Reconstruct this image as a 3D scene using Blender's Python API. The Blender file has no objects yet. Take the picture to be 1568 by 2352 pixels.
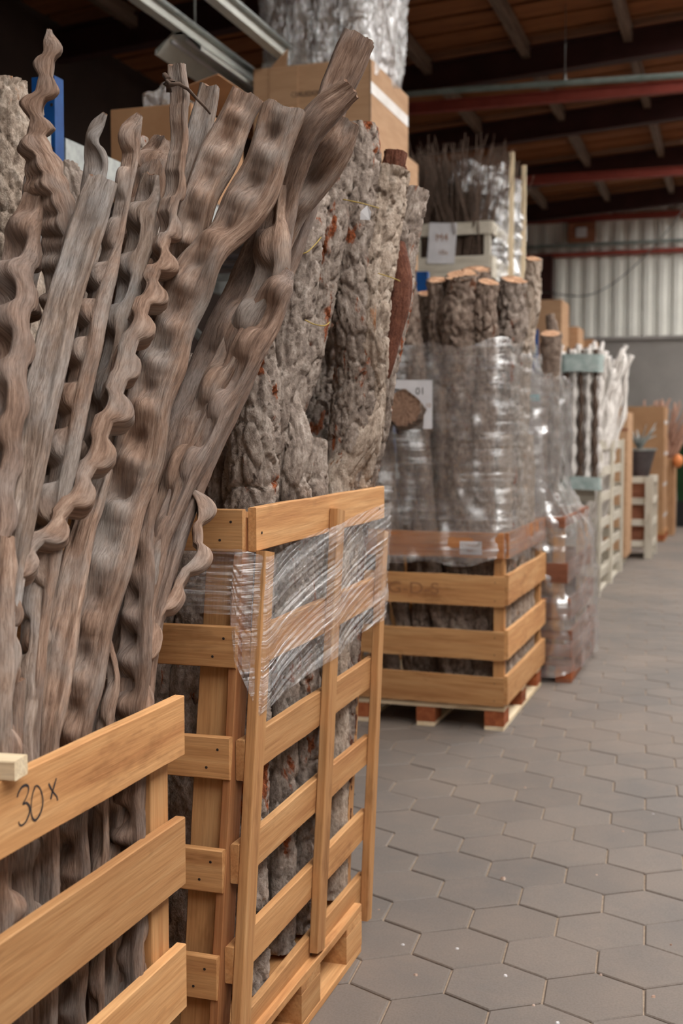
import bpy, math, random
import numpy as np
from mathutils import Matrix, Vector

# ------------------------------------------------------------------ camera, world, light
F = 2840.0                       # focal length in pixels of the 1568 x 2352 frame
CAM_H = 1.5
PITCH = math.atan(176 / F)
YAW = math.atan(916 / F * math.cos(PITCH))
scene = bpy.context.scene
COL = scene.collection
cd = bpy.data.cameras.new('camera')
cam = bpy.data.objects.new('camera', cd); COL.objects.link(cam)
cd.sensor_fit = 'VERTICAL'; cd.sensor_height = 36.0; cd.sensor_width = 24.0
cd.lens = F / 2352 * 36.0
cd.clip_start = 0.05; cd.clip_end = 200
cam.location = (0, 0, CAM_H)
cam.rotation_euler = (math.pi / 2 - PITCH, 0, YAW)
cd.dof.use_dof = True; cd.dof.focus_distance = 2.65; cd.dof.aperture_fstop = 4.0
scene.camera = cam

w = bpy.data.worlds.new('overcast_sky'); scene.world = w; w.use_nodes = True
wn = w.node_tree.nodes; wn['Background'].inputs[0].default_value = (1.0, 0.975, 0.94, 1)
wn['Background'].inputs[1].default_value = 1.0
vs = scene.view_settings
vs.view_transform = 'Standard'; vs.look = 'None'; vs.gamma = 1.0; vs.use_curve_mapping = False
vs.exposure = 3.0

# ------------------------------------------------------------------ camera geometry helpers
FW = np.array([-math.sin(YAW) * math.cos(PITCH), math.cos(YAW) * math.cos(PITCH), -math.sin(PITCH)])
RT = np.array([math.cos(YAW), math.sin(YAW), 0.0])
UP = np.cross(RT, FW)
C0 = np.array([0, 0, CAM_H])
def ray(px, py): return FW + RT * (px - 784) / F + UP * (1176 - py) / F
def at(px, py, d): return C0 + ray(px, py) * d            # a point d metres away along the view axis
def onx(px, py, x): r = ray(px, py); return C0 + r * (x / r[0])
def ony(px, py, y): r = ray(px, py); return C0 + r * (y / r[1])
def onz(px, py, z): r = ray(px, py); return C0 + r * ((z - CAM_H) / r[2])

rng = random.Random(7)
# ------------------------------------------------------------------ numpy noise
def _hash(i, j, k, s=0):
    n = (i.astype(np.int64) * 73856093) ^ (j.astype(np.int64) * 19349663) ^ (k.astype(np.int64) * 83492791) ^ (s * 2654435761 & 0xffffffff)
    n = (n ^ (n >> 13)) * 1274126177 & 0x7fffffff
    n = (n ^ (n >> 15)) * 2246822519 & 0x7fffffff
    return ((n ^ (n >> 12)) & 0xffffff) / float(0xffffff)
def vnoise(p, s=0):
    i = np.floor(p); f = p - i; f = f * f * (3 - 2 * f); i = i.astype(np.int64)
    out = 0
    for a in (0, 1):
        wa = f[:, 0] if a else 1 - f[:, 0]
        for b in (0, 1):
            wb = f[:, 1] if b else 1 - f[:, 1]
            for c in (0, 1):
                wc = f[:, 2] if c else 1 - f[:, 2]
                out = out + wa * wb * wc * _hash(i[:, 0] + a, i[:, 1] + b, i[:, 2] + c, s)
    return out * 2 - 1
def fbm(p, s=0, o=4):
    out = 0; a = 0.5
    for k in range(o):
        out = out + a * vnoise(p * (2.03 ** k), s + k); a *= 0.5
    return out
def worley(p, s=0):
    i = np.floor(p).astype(np.int64)
    f1 = np.full(len(p), 9.0); f2 = np.full(len(p), 9.0); idv = np.zeros(len(p))
    for a in (-1, 0, 1):
        for b in (-1, 0, 1):
            for c in (-1, 0, 1):
                q = i + np.array([a, b, c])
                o = np.stack([_hash(q[:, 0], q[:, 1], q[:, 2], s + m) for m in (1, 2, 3)], 1)
                d = np.linalg.norm(q + o - p, axis=1)
                near = d < f1
                f2 = np.where(near, f1, np.minimum(f2, d))
                idv = np.where(near, _hash(q[:, 0], q[:, 1], q[:, 2], s + 9), idv)
                f1 = np.where(near, d, f1)
    return f1, f2, idv
def sstep(x, a, b):
    t = np.clip((x - a) / (b - a), 0, 1); return t * t * (3 - 2 * t)

# ------------------------------------------------------------------ materials
def lin(c):
    return tuple(((v / 255) / 12.92 if v / 255 <= 0.04045 else ((v / 255 + 0.055) / 1.055) ** 2.4) for v in c) + (1.0,)
def new_mat(name):
    m = bpy.data.materials.new(name); m.use_nodes = True
    nt = m.node_tree; b = nt.nodes['Principled BSDF']
    return m, nt, b
def ramp(nt, fac, stops):
    r = nt.nodes.new('ShaderNodeValToRGB')
    e = r.color_ramp.elements
    while len(e) > 2: e.remove(e[-1])
    for i, (p, c) in enumerate(stops):
        if i < 2: el = e[i]; el.position = p
        else: el = e.new(p)
        el.color = lin(c)
    nt.links.new(fac, r.inputs[0]); return r.outputs[0]
def noise(nt, vec, scale, detail=4, rough=0.55, dist=0.0):
    n = nt.nodes.new('ShaderNodeTexNoise'); n.inputs['Scale'].default_value = scale
    n.inputs['Detail'].default_value = detail; n.inputs['Roughness'].default_value = rough
    n.inputs['Distortion'].default_value = dist
    if vec is not None: nt.links.new(vec, n.inputs['Vector'])
    return n.outputs['Fac']
def mapping(nt, vec, scale, loc=None):
    m = nt.nodes.new('ShaderNodeMapping'); m.inputs['Scale'].default_value = scale
    nt.links.new(vec, m.inputs['Vector'])
    if loc is not None: nt.links.new(loc, m.inputs['Location'])
    return m.outputs[0]
def mix(nt, fac, a, b, mode='MIX'):
    m = nt.nodes.new('ShaderNodeMix'); m.data_type = 'RGBA'; m.blend_type = mode
    for k, v in ((0, fac), (6, a), (7, b)):
        if hasattr(v, 'is_linked') or hasattr(v, 'links'): nt.links.new(v, m.inputs[k])
        else: m.inputs[k].default_value = v
    return m.outputs[2]
def bump(nt, b, h, strength, dist):
    n = nt.nodes.new('ShaderNodeBump'); n.inputs['Strength'].default_value = strength
    n.inputs['Distance'].default_value = dist
    nt.links.new(h, n.inputs['Height']); nt.links.new(n.outputs[0], b.inputs['Normal'])
    return n
def rand_vec(nt, k=40.0):
    oi = nt.nodes.new('ShaderNodeObjectInfo')
    c = nt.nodes.new('ShaderNodeVectorMath'); c.operation = 'SCALE'; c.inputs[0].default_value = (1, 2.3, 3.7)
    m = nt.nodes.new('ShaderNodeMath'); m.operation = 'MULTIPLY'; m.inputs[1].default_value = k
    nt.links.new(oi.outputs['Random'], m.inputs[0]); nt.links.new(m.outputs[0], c.inputs['Scale'])
    return c.outputs[0], oi.outputs['Random']

def wood_mat(name, dark, mid, light, rough=0.75, grain=1.0, tint=0.25):
    """sawn timber; board length runs along local X"""
    m, nt, b = new_mat(name)
    tc = nt.nodes.new('ShaderNodeTexCoord'); rv, rnd = rand_vec(nt)
    v = mapping(nt, tc.outputs['Object'], (1.6, 22, 22), rv)
    n1 = noise(nt, v, 1.0, 5, 0.6, 0.6)
    v2 = mapping(nt, tc.outputs['Object'], (6, 160, 160), rv)
    n2 = noise(nt, v2, 1.0, 3, 0.6)
    c = ramp(nt, n1, [(0.28, dark), (0.5, mid), (0.75, light)])
    c2 = ramp(nt, n2, [(0.3, (205, 195, 185)), (0.6, (255, 255, 255))])
    c = mix(nt, 0.55 * grain, c, c2, 'MULTIPLY')
    v3 = mapping(nt, tc.outputs['Object'], (3, 9, 9), rv)
    n3 = noise(nt, v3, 1.0, 4, 0.7)
    st = ramp(nt, n3, [(0.3, (150, 130, 115)), (0.42, (255, 255, 255))])
    c = mix(nt, 0.45, c, st, 'MULTIPLY')
    hs = nt.nodes.new('ShaderNodeHueSaturation')
    mr = nt.nodes.new('ShaderNodeMapRange'); mr.inputs[3].default_value = 1 - tint; mr.inputs[4].default_value = 1 + tint * 0.6
    nt.links.new(rnd, mr.inputs[0]); nt.links.new(mr.outputs[0], hs.inputs['Value']); nt.links.new(c, hs.inputs['Color'])
    nt.links.new(hs.outputs[0], b.inputs['Base Color']); b.inputs['Roughness'].default_value = rough
    b.inputs['Specular IOR Level'].default_value = 0.25
    bump(nt, b, n2, 0.35, 0.002)
    return m
M = {}
M['pine'] = wood_mat('crate_timber', (176, 122, 77), (198, 147, 97), (212, 167, 118))
M['pine_pale'] = wood_mat('pale_timber', (220, 196, 158), (236, 216, 182), (244, 230, 202), tint=0.05)
M['pallet'] = wood_mat('pallet_timber', (150, 92, 56), (180, 120, 76), (200, 145, 98))
M['pallet_red'] = wood_mat('pallet_block_timber', (140, 76, 46), (164, 92, 56), (184, 112, 72))
M['brown_board'] = wood_mat('brown_timber', (120, 74, 54), (146, 94, 70), (164, 112, 86))
M['white_timber'] = wood_mat('whitewashed_timber', (180, 172, 155), (205, 198, 182), (220, 214, 200), tint=0.12)
M['roof_board'] = wood_mat('roof_board_timber', (120, 74, 44), (146, 92, 56), (164, 106, 66), tint=0.12)
M['purlin'] = wood_mat('purlin_timber', (96, 78, 66), (122, 102, 88), (140, 120, 104), tint=0.1)

def liana_mat(name, stops, grey, rust=None):
    """fibrous vine wood or bark; grain follows the 'grain' attribute (xy around, z along)"""
    m, nt, b = new_mat(name)
    at_ = nt.nodes.new('ShaderNodeAttribute'); at_.attribute_name = 'grain'
    rv, rnd = rand_vec(nt)
    v = mapping(nt, at_.outputs['Vector'], (1, 1, 0.10), rv)
    n1 = noise(nt, v, 130, 5, 0.6, 0.4)
    n2 = noise(nt, v, 420, 3, 0.6, 0.3)
    vp = mapping(nt, at_.outputs['Vector'], (1, 1, 0.5), rv)
    n3 = noise(nt, vp, 14, 4, 0.6)
    c = ramp(nt, n1, stops)
    g = ramp(nt, n3, [(0.42, (0, 0, 0)), (0.66, (255, 255, 255))])
    c = mix(nt, g, c, lin(grey))
    f = ramp(nt, n2, [(0.3, (170, 162, 156)), (0.62, (255, 255, 255))])
    c = mix(nt, 0.7, c, f, 'MULTIPLY')
    hs = nt.nodes.new('ShaderNodeHueSaturation')
    mr = nt.nodes.new('ShaderNodeMapRange'); mr.inputs[3].default_value = 0.82; mr.inputs[4].default_value = 1.12
    nt.links.new(rnd, mr.inputs[0]); nt.links.new(mr.outputs[0], hs.inputs['Value']); nt.links.new(c, hs.inputs['Color'])
    nt.links.new(hs.outputs[0], b.inputs['Base Color']); b.inputs['Roughness'].default_value = 0.82
    b.inputs['Specular IOR Level'].default_value = 0.25
    a = nt.nodes.new('ShaderNodeMath'); a.operation = 'ADD'
    nt.links.new(n1, a.inputs[0]); nt.links.new(n2, a.inputs[1])
    bump(nt, b, a.outputs[0], 0.8, 0.004)
    return m
M['liana'] = liana_mat('liana_wood', [(0.25, (112, 88, 74)), (0.5, (162, 132, 113)), (0.75, (198, 171, 152))], (164, 152, 144))
M['liana_grey'] = liana_mat('weathered_liana_wood', [(0.25, (108, 90, 79)), (0.5, (152, 132, 118)), (0.75, (190, 173, 161))], (166, 159, 155))
M['liana_dark'] = liana_mat('dark_liana_wood', [(0.25, (104, 82, 70)), (0.5, (142, 116, 100)), (0.75, (176, 150, 134))], (146, 132, 124))

def bark_mat(name, stops, rust, amount):
    m, nt, b = new_mat(name)
    at_ = nt.nodes.new('ShaderNodeAttribute'); at_.attribute_name = 'grain'
    rv, rnd = rand_vec(nt)
    v = mapping(nt, at_.outputs['Vector'], (1, 1, 0.55), rv)
    n1 = noise(nt, v, 45, 6, 0.7, 0.3)
    n2 = noise(nt, v, 190, 4, 0.7)
    vp = mapping(nt, at_.outputs['Vector'], (1, 1, 0.35), rv)
    n3 = noise(nt, vp, 19, 5, 0.65, 0.3)
    c = ramp(nt, n1, stops)
    r = ramp(nt, n3, [(amount, (0, 0, 0)), (amount + 0.05, (255, 255, 255))])
    rc = ramp(nt, n2, [(0.35, tuple(int(x * 0.72) for x in rust)), (0.65, rust)])
    c = mix(nt, r, c, rc)
    f = ramp(nt, n2, [(0.3, (170, 164, 158)), (0.6, (255, 255, 255))])
    c = mix(nt, 0.7, c, f, 'MULTIPLY')
    nt.links.new(c, b.inputs['Base Color']); b.inputs['Roughness'].default_value = 0.88
    b.inputs['Specular IOR Level'].default_value = 0.2
    a = nt.nodes.new('ShaderNodeMath'); a.operation = 'ADD'
    nt.links.new(n1, a.inputs[0]); nt.links.new(n2, a.inputs[1])
    bump(nt, b, a.outputs[0], 0.8, 0.006)
    return m
BG = [(0.28, (108, 95, 88)), (0.5, (160, 145, 134)), (0.74, (206, 193, 183))]
M['bark'] = bark_mat('grey_bark', BG, (158, 92, 60), 0.62)
M['bark_rust'] = bark_mat('grey_bark_with_rust_patches', BG, (164, 92, 56), 0.575)
M['bark_pale'] = bark_mat('pale_bark', [(0.3, (140, 122, 108)), (0.5, (188, 170, 154)), (0.72, (214, 200, 186))], (186, 128, 84), 0.63)
M['bark_brown'] = bark_mat('stripped_brown_bark', [(0.3, (88, 54, 42)), (0.5, (112, 70, 54)), (0.72, (132, 90, 72))], (108, 64, 48), 0.6)
M['trunk'] = bark_mat('brown_grey_trunk_bark', [(0.3, (98, 82, 72)), (0.5, (146, 127, 114)), (0.72, (188, 172, 158))], (134, 88, 64), 0.62)

def plain_mat(name, c1, c2, scale=8, rough=0.7, metal=0.0, spec=0.3, bmp=0.0, stretch=(1, 1, 1)):
    m, nt, b = new_mat(name)
    tc = nt.nodes.new('ShaderNodeTexCoord'); rv, rnd = rand_vec(nt)
    v = mapping(nt, tc.outputs['Object'], stretch, rv)
    n = noise(nt, v, scale, 5, 0.6)
    c = ramp(nt, n, [(0.32, c1), (0.68, c2)])
    nt.links.new(c, b.inputs['Base Color']); b.inputs['Roughness'].default_value = rough
    b.inputs['Metallic'].default_value = metal; b.inputs['Specular IOR Level'].default_value = spec
    if bmp: bump(nt, b, n, 0.5, bmp)
    return m
M['cut'] = plain_mat('cut_wood_end', (172, 128, 98), (202, 162, 130), 60, 0.85)
M['cut_brown'] = plain_mat('dark_cut_wood_end', (112, 84, 68), (150, 120, 100), 70, 0.9, bmp=0.003)
M['nail'] = plain_mat('rusty_nail', (52, 42, 38), (84, 74, 68), 300, 0.5, 0.6)
M['ink'] = plain_mat('marker_ink', (44, 40, 42), (66, 60, 60), 200, 0.6)
M['faint_ink'] = plain_mat('faded_marker_ink', (138, 94, 62), (150, 106, 72), 200, 0.7)
M['card'] = plain_mat('cardboard', (176, 138, 104), (192, 154, 120), 4, 0.8, stretch=(1, 1, 6))
M['card_dark'] = plain_mat('brown_cardboard', (158, 118, 84), (174, 134, 98), 4, 0.8)
M['tape'] = plain_mat('white_packing_tape', (226, 220, 212), (244, 240, 236), 6, 0.22)
M['paper'] = plain_mat('white_paper', (206, 204, 206), (222, 220, 222), 10, 0.7)
M['blue'] = plain_mat('blue_rack_paint', (3, 60, 120), (8, 76, 140), 12, 0.6)
M['zinc'] = plain_mat('galvanised_steel', (138, 142, 140), (172, 176, 172), 20, 0.42, 0.5)
M['steel_red'] = plain_mat('red_primed_steel', (134, 58, 48), (156, 74, 62), 5, 0.6)
M['steel_dark'] = plain_mat('dark_red_steel_beam', (50, 26, 24), (64, 34, 30), 4, 0.6)
M['pipe_green'] = plain_mat('grey_green_pipe', (112, 124, 118), (142, 152, 146), 6, 0.45)
M['lamp_white'] = plain_mat('white_enamel', (206, 208, 200), (226, 228, 220), 6, 0.4)
M['sheet'] = plain_mat('white_sheet_metal', (226, 225, 216), (240, 239, 230), 2, 0.45)
M['concrete'] = plain_mat('grey_concrete', (138, 133, 129), (160, 154, 149), 1.2, 0.85, bmp=0.004)
M['dark_wall'] = plain_mat('dark_brown_wall', (44, 32, 27), (58, 43, 36), 2, 0.8)
M['string'] = plain_mat('yellow_green_raffia', (150, 126, 56), (186, 160, 84), 200, 0.7)
M['twig'] = plain_mat('dry_dark_twig', (66, 52, 44), (108, 90, 78), 60, 0.9)
M['stick_white'] = plain_mat('whitewashed_stick', (206, 199, 192), (238, 233, 228), 40, 0.8)
M['stick_pink'] = plain_mat('pinkish_dried_stem', (150, 112, 94), (192, 152, 132), 40, 0.8)
M['band_green'] = plain_mat('grey_green_wrap_band', (142, 160, 156), (188, 200, 196), 12, 0.35)
M['green'] = plain_mat('dark_green_plastic', (14, 44, 18), (22, 60, 26), 6, 0.5)
M['black'] = plain_mat('black_rubber', (24, 22, 22), (36, 34, 34), 8, 0.6)
M['orange'] = plain_mat('orange_plastic', (206, 124, 70), (222, 140, 86), 8, 0.5)
M['yellow'] = plain_mat('yellow_cardboard', (204, 134, 30), (220, 150, 44), 8, 0.6)
M['teal'] = plain_mat('teal_sticker', (30, 130, 140), (44, 146, 156), 8, 0.5)
M['bucket'] = plain_mat('dark_grey_plastic_pot', (66, 60, 60), (86, 80, 80), 8, 0.45)
M['sand'] = plain_mat('joint_sand', (132, 114, 98), (160, 142, 124), 60, 0.95)
M['crumb'] = plain_mat('bark_crumbs', (150, 110, 86), (196, 180, 168), 60, 0.9)

def paver_mat():
    m, nt, b = new_mat('grey_concrete_paver')
    g = nt.nodes.new('ShaderNodeNewGeometry'); rv, rnd = rand_vec(nt)
    n1 = noise(nt, g.outputs['Position'], 1.1, 4, 0.6)
    n2 = noise(nt, g.outputs['Position'], 160, 3, 0.6)
    n3 = noise(nt, g.outputs['Position'], 9, 5, 0.65)
    c = ramp(nt, n1, [(0.35, (110, 103, 98)), (0.65, (127, 115, 106))])
    d = ramp(nt, n3, [(0.45, (0, 0, 0)), (0.75, (150, 150, 150))])
    c = mix(nt, d, c, lin((138, 122, 110)))
    f = ramp(nt, n2, [(0.3, (214, 210, 206)), (0.6, (255, 255, 255))])
    c = mix(nt, 0.6, c, f, 'MULTIPLY')
    hs = nt.nodes.new('ShaderNodeHueSaturation')
    mr = nt.nodes.new('ShaderNodeMapRange'); mr.inputs[3].default_value = 0.92; mr.inputs[4].default_value = 1.05
    nt.links.new(rnd, mr.inputs[0]); nt.links.new(mr.outputs[0], hs.inputs['Value']); nt.links.new(c, hs.inputs['Color'])
    nt.links.new(hs.outputs[0], b.inputs['Base Color']); b.inputs['Roughness'].default_value = 0.62
    b.inputs['Specular IOR Level'].default_value = 0.35
    bump(nt, b, n2, 0.25, 0.002)
    return m
M['paver'] = paver_mat()

def film_mat(name, lo, hi, streak=(1, 1, 1), tint=(225, 222, 220), thresh=(0.42, 0.7), rough=0.12, bdist=0.006):
    """clear stretch film: transparent sheet with taut glossy streaks; UV x along the streaks"""
    m, nt, b = new_mat(name)
    nt.nodes.remove(b)
    out = nt.nodes['Material Output']
    uv = nt.nodes.new('ShaderNodeUVMap'); uv.uv_map = 'UVMap'
    rv, rnd = rand_vec(nt)
    v = mapping(nt, uv.outputs[0], streak, rv)
    n = noise(nt, v, 1.0, 5, 0.62, 0.4)
    v2 = mapping(nt, uv.outputs[0], (streak[0] * 0.3 + 2, streak[1] * 0.12 + 1, 1), rv)
    n2 = noise(nt, v2, 1.0, 3, 0.5)
    mr = nt.nodes.new('ShaderNodeMapRange'); mr.inputs[1].default_value = thresh[0]; mr.inputs[2].default_value = thresh[1]
    mr.inputs[3].default_value = 0.0; mr.inputs[4].default_value = 1.0
    nt.links.new(n, mr.inputs[0])
    mu = nt.nodes.new('ShaderNodeMath'); mu.operation = 'MULTIPLY'
    mr2 = nt.nodes.new('ShaderNodeMapRange'); mr2.inputs[1].default_value = 0.3; mr2.inputs[2].default_value = 0.7
    nt.links.new(n2, mr2.inputs[0])
    nt.links.new(mr.outputs[0], mu.inputs[0]); nt.links.new(mr2.outputs[0], mu.inputs[1])
    fac = nt.nodes.new('ShaderNodeMapRange'); fac.inputs[3].default_value = lo; fac.inputs[4].default_value = hi
    nt.links.new(mu.outputs[0], fac.inputs[0])
    bp = nt.nodes.new('ShaderNodeBump'); bp.inputs['Strength'].default_value = 1.0; bp.inputs['Distance'].default_value = bdist
    nt.links.new(n, bp.inputs['Height'])
    gl = nt.nodes.new('ShaderNodeBsdfGlossy'); gl.inputs['Roughness'].default_value = rough; gl.inputs['Color'].default_value = (0.95, 0.95, 0.95, 1)
    df = nt.nodes.new('ShaderNodeBsdfDiffuse'); df.inputs['Color'].default_value = lin(tint)
    tl = nt.nodes.new('ShaderNodeBsdfTranslucent'); tl.inputs['Color'].default_value = lin(tint)
    nt.links.new(bp.outputs[0], gl.inputs['Normal'])
    m0 = nt.nodes.new('ShaderNodeMixShader'); m0.inputs[0].default_value = 0.4
    nt.links.new(df.outputs[0], m0.inputs[1]); nt.links.new(tl.outputs[0], m0.inputs[2])
    m1 = nt.nodes.new('ShaderNodeMixShader'); m1.inputs[0].default_value = 0.62
    nt.links.new(m0.outputs[0], m1.inputs[1]); nt.links.new(gl.outputs[0], m1.inputs[2])
    tr = nt.nodes.new('ShaderNodeBsdfTransparent'); tr.inputs[0].default_value = (0.97, 0.97, 0.97, 1)
    m2 = nt.nodes.new('ShaderNodeMixShader')
    nt.links.new(fac.outputs[0], m2.inputs[0]); nt.links.new(tr.outputs[0], m2.inputs[1]); nt.links.new(m1.outputs[0], m2.inputs[2])
    nt.links.new(m2.outputs[0], out.inputs[0])
    return m
M['film'] = film_mat('clear_stretch_film', 0.13, 0.95, (1.0, 150, 1), thresh=(0.42, 0.70), bdist=0.008)
M['film_wrap'] = film_mat('cloudy_stretch_film', 0.25, 0.9, (1.3, 60, 1), thresh=(0.4, 0.7))
M['film_milky'] = film_mat('milky_stretch_film', 0.32, 0.92, (3, 26, 1), thresh=(0.35, 0.68))
M['film_silver'] = film_mat('crinkled_clear_film', 0.30, 0.97, (30, 12, 1), tint=(244, 242, 240), thresh=(0.40, 0.60), rough=0.16, bdist=0.02)

# ------------------------------------------------------------------ object helpers
def mesh_from(name, V, Fc, mat=None, smooth=False, uvs=None, grain=None):
    me = bpy.data.meshes.new(name)
    me.from_pydata([tuple(v) for v in V] if not isinstance(V, np.ndarray) else V.tolist(), [], Fc if isinstance(Fc, list) else Fc.tolist())
    if smooth: me.polygons.foreach_set('use_smooth', np.ones(len(me.polygons), bool))
    if grain is not None:
        a = me.attributes.new('grain', 'FLOAT_VECTOR', 'POINT'); a.data.foreach_set('vector', np.asarray(grain, np.float32).ravel())
    if uvs is not None:
        ul = me.uv_layers.new(name='UVMap'); li = np.empty(len(me.loops), np.int32)
        me.loops.foreach_get('vertex_index', li)
        ul.data.foreach_set('uv', np.asarray(uvs, np.float32)[li].ravel())
    if mat is not None: me.materials.append(M[mat] if isinstance(mat, str) else mat)
    me.update()
    return me
def obj(name, me, parent=None, loc=(0, 0, 0)):
    o = bpy.data.objects.new(name, me); COL.objects.link(o)
    o.location = loc
    if parent is not None: o.parent = parent
    return o
def tag(o, label=None, cat=None, group=None, kind=None):
    for k, v in (('label', label), ('category', cat), ('group', group), ('kind', kind)):
        if v: o[k] = v
    return o
def thing(name, loc, label, cat, group=None):
    o = bpy.data.objects.new(name, None); COL.objects.link(o); o.location = loc
    o.empty_display_size = 0.1
    return tag(o, label, cat, group)

_cache = {}
MATS = {}
def board_mesh(L, W, T, mat, jit=0.0015, var=0):
    key = (round(L, 3), round(W, 3), round(T, 3), mat, var)
    if key in _cache: return _cache[key]
    r = random.Random(str(key)); n = 5 if L > 0.25 else 2
    bv = min(0.002, T * 0.2, W * 0.2)
    prof = [(-T/2 + bv, -W/2), (T/2 - bv, -W/2), (T/2, -W/2 + bv), (T/2, W/2 - bv), (T/2 - bv, W/2), (-T/2 + bv, W/2), (-T/2, W/2 - bv), (-T/2, -W/2 + bv)]
    V = []; Fc = []
    for i in range(n + 1):
        x = -L/2 + L * i / n
        a, b = r.uniform(-jit, jit), r.uniform(-jit, jit)
        for (y, z) in prof:
            V.append((x, y, z + (a if z > 0 else b)))
    for i in range(n):
        for k in range(8):
            j = (k + 1) % 8
            Fc.append((i*8 + k, i*8 + j, i*8 + 8 + j, i*8 + 8 + k))
    Fc.append(tuple(range(7, -1, -1))); Fc.append(tuple(n*8 + k for k in range(8)))
    me = mesh_from('board', V, Fc, mat)
    _cache[key] = me
    return me
def board(name, parent, p0, p1, wdir, W, T, mat='pine', jit=0.0015):
    """a sawn board from p0 to p1 (centre line); W across wdir, T across the third axis"""
    p0, p1 = Vector(p0), Vector(p1); X = (p1 - p0); L = X.length; X.normalize()
    Z = Vector(wdir); Z = (Z - X * Z.dot(X)).normalized(); Y = Z.cross(X)
    o = obj(name, board_mesh(L, W, T, mat, jit, rng.randrange(5)), parent)
    mt = Matrix((X, Y, Z)).transposed().to_4x4(); mt.translation = (p0 + p1) / 2 - (parent.location if parent else Vector())
    if parent and parent.parent: mt.translation -= parent.parent.location
    o.matrix_local = mt; MATS[o.name] = mt
    return o
def rel_child(name, me, parent, world_loc=(0, 0, 0)):
    o = obj(name, me, parent); base = Vector()
    q = parent
    while q is not None: base += q.location; q = q.parent
    o.location = Vector(world_loc) - base
    return o

def cyl_mesh(r0, r1, h, n=12, mat=None, cap=True):
    V = []; Fc = []
    for z, r in ((0, r0), (h, r1)):
        for k in range(n): V.append((r * math.cos(2*math.pi*k/n), r * math.sin(2*math.pi*k/n), z))
    for k in range(n): Fc.append((k, (k+1) % n, n + (k+1) % n, n + k))
    if cap: Fc.append(tuple(range(n-1, -1, -1))); Fc.append(tuple(range(n, 2*n)))
    return mesh_from('cyl', V, Fc, mat)
NAIL = cyl_mesh(0.0036, 0.003, 0.0016, 8, 'nail')
def nail(parent_board, lx, lz, T, side=1):
    """nail head on a board, local coordinates along length / width"""
    o = obj('nail', NAIL, parent_board)
    o.location = (lx, side * (T/2 - 0.0006), lz); o.rotation_euler = (-math.pi/2 * side, 0, 0)
    return o

def tube_mesh(pts, rad, n=8, mat=None, grain=False):
    """a round tube through points (world)"""
    P = np.array(pts, float); m = len(P); R = np.full(m, rad) if np.isscalar(rad) else np.array(rad)
    Tn = np.gradient(P, axis=0); Tn /= np.linalg.norm(Tn, axis=1)[:, None] + 1e-9
    ref = np.array([0.31, 0.23, 0.92]) if abs(Tn[0][2]) < 0.8 else np.array([1.0, 0.1, 0])
    V = []; Fc = []
    for i in range(m):
        a = np.cross(ref, Tn[i]); a /= np.linalg.norm(a); b = np.cross(Tn[i], a)
        for k in range(n):
            t = 2 * math.pi * k / n; V.append(P[i] + R[i] * (a * math.cos(t) + b * math.sin(t)))
    for i in range(m - 1):
        for k in range(n):
            j = (k + 1) % n; Fc.append((i*n + k, i*n + j, i*n + n + j, i*n + n + k))
    Fc.append(tuple(range(n - 1, -1, -1))); Fc.append(tuple((m-1)*n + k for k in range(n)))
    return mesh_from('tube', np.array(V), Fc, mat, smooth=True)

def catmull(P, n):
    """P (m,k) -> n samples, roughly even in arc length of the first three columns"""
    P = np.asarray(P, float); Q = np.vstack([2*P[0] - P[1], P, 2*P[-1] - P[-2]])
    out = []
    for i in range(len(P) - 1):
        t = np.linspace(0, 1, 24, endpoint=False)[:, None]
        a, b, c, d = Q[i], Q[i+1], Q[i+2], Q[i+3]
        out.append(0.5 * (2*b + (c - a)*t + (2*a - 5*b + 4*c - d)*t**2 + (-a + 3*b - 3*c + d)*t**3))
    out.append(P[-1:]); S = np.vstack(out)
    s = np.concatenate([[0], np.cumsum(np.linalg.norm(np.diff(S[:, :3], axis=0), axis=1))])
    u = np.linspace(0, s[-1], n)
    return np.stack([np.interp(u, s, S[:, k]) for k in range(S.shape[1])], 1), u

def frames(Pc):
    Tn = np.gradient(Pc, axis=0); Tn /= np.linalg.norm(Tn, axis=1)[:, None] + 1e-9
    Wd = RT - Tn * (Tn @ RT)[:, None]; Wd /= np.linalg.norm(Wd, axis=1)[:, None]
    return Tn, Wd, np.cross(Tn, Wd)

def cap_fan(ring, depth_dir, seed, mat, bulge=0.003):
    """rough end face for a sawn or broken end"""
    c = ring.mean(0); V = [c + depth_dir * bulge * 0.5]; n = len(ring)
    rr = random.Random(seed); Fc = []
    for lv in (0.45, 0.8, 1.0):
        for k in range(n):
            V.append(c + (ring[k] - c) * lv + depth_dir * (rr.uniform(-1, 1) * bulge if lv < 1 else -0.0005))
    for k in range(n):
        j = (k + 1) % n
        Fc.append((0, 1 + k, 1 + j))
        for a in (0, 1):
            Fc.append((1 + a*n + k, 1 + (a+1)*n + k, 1 + (a+1)*n + j, 1 + a*n + j))
    return mesh_from('end', np.array(V), Fc, mat)

def to_base(V):
    """move a mesh so that its object can sit at the thing's base"""
    lo = V[:, 2].min(); b = V[V[:, 2] < lo + 0.05].mean(0); b[2] = lo
    return V - b, b

LEAN = 0.186                                              # lean of the wrapped crate along the aisle, metres per 1.2 m of height
def clamp_in(W, box, rf=1.0):
    """keep the part of a stem below the rim inside its crate"""
    if not box: return W
    x0, x1, y0, y1, rim, lean = box
    for q in W:
        if q[2] < rim:
            r = q[3] * rf; s = lean * (q[2] - 0.15) / 1.2
            q[0] = min(max(q[0], x0 + r), x1 - r); q[1] = min(max(q[1], y0 + s + r), y1 + s - r)
    return W
BOX1 = (-2.2, -1.056, 1.41, 2.162, 0.99, 0.0)
BOX2 = (-2.16, -1.072, 2.43, 3.45, 1.46, LEAN)

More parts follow.
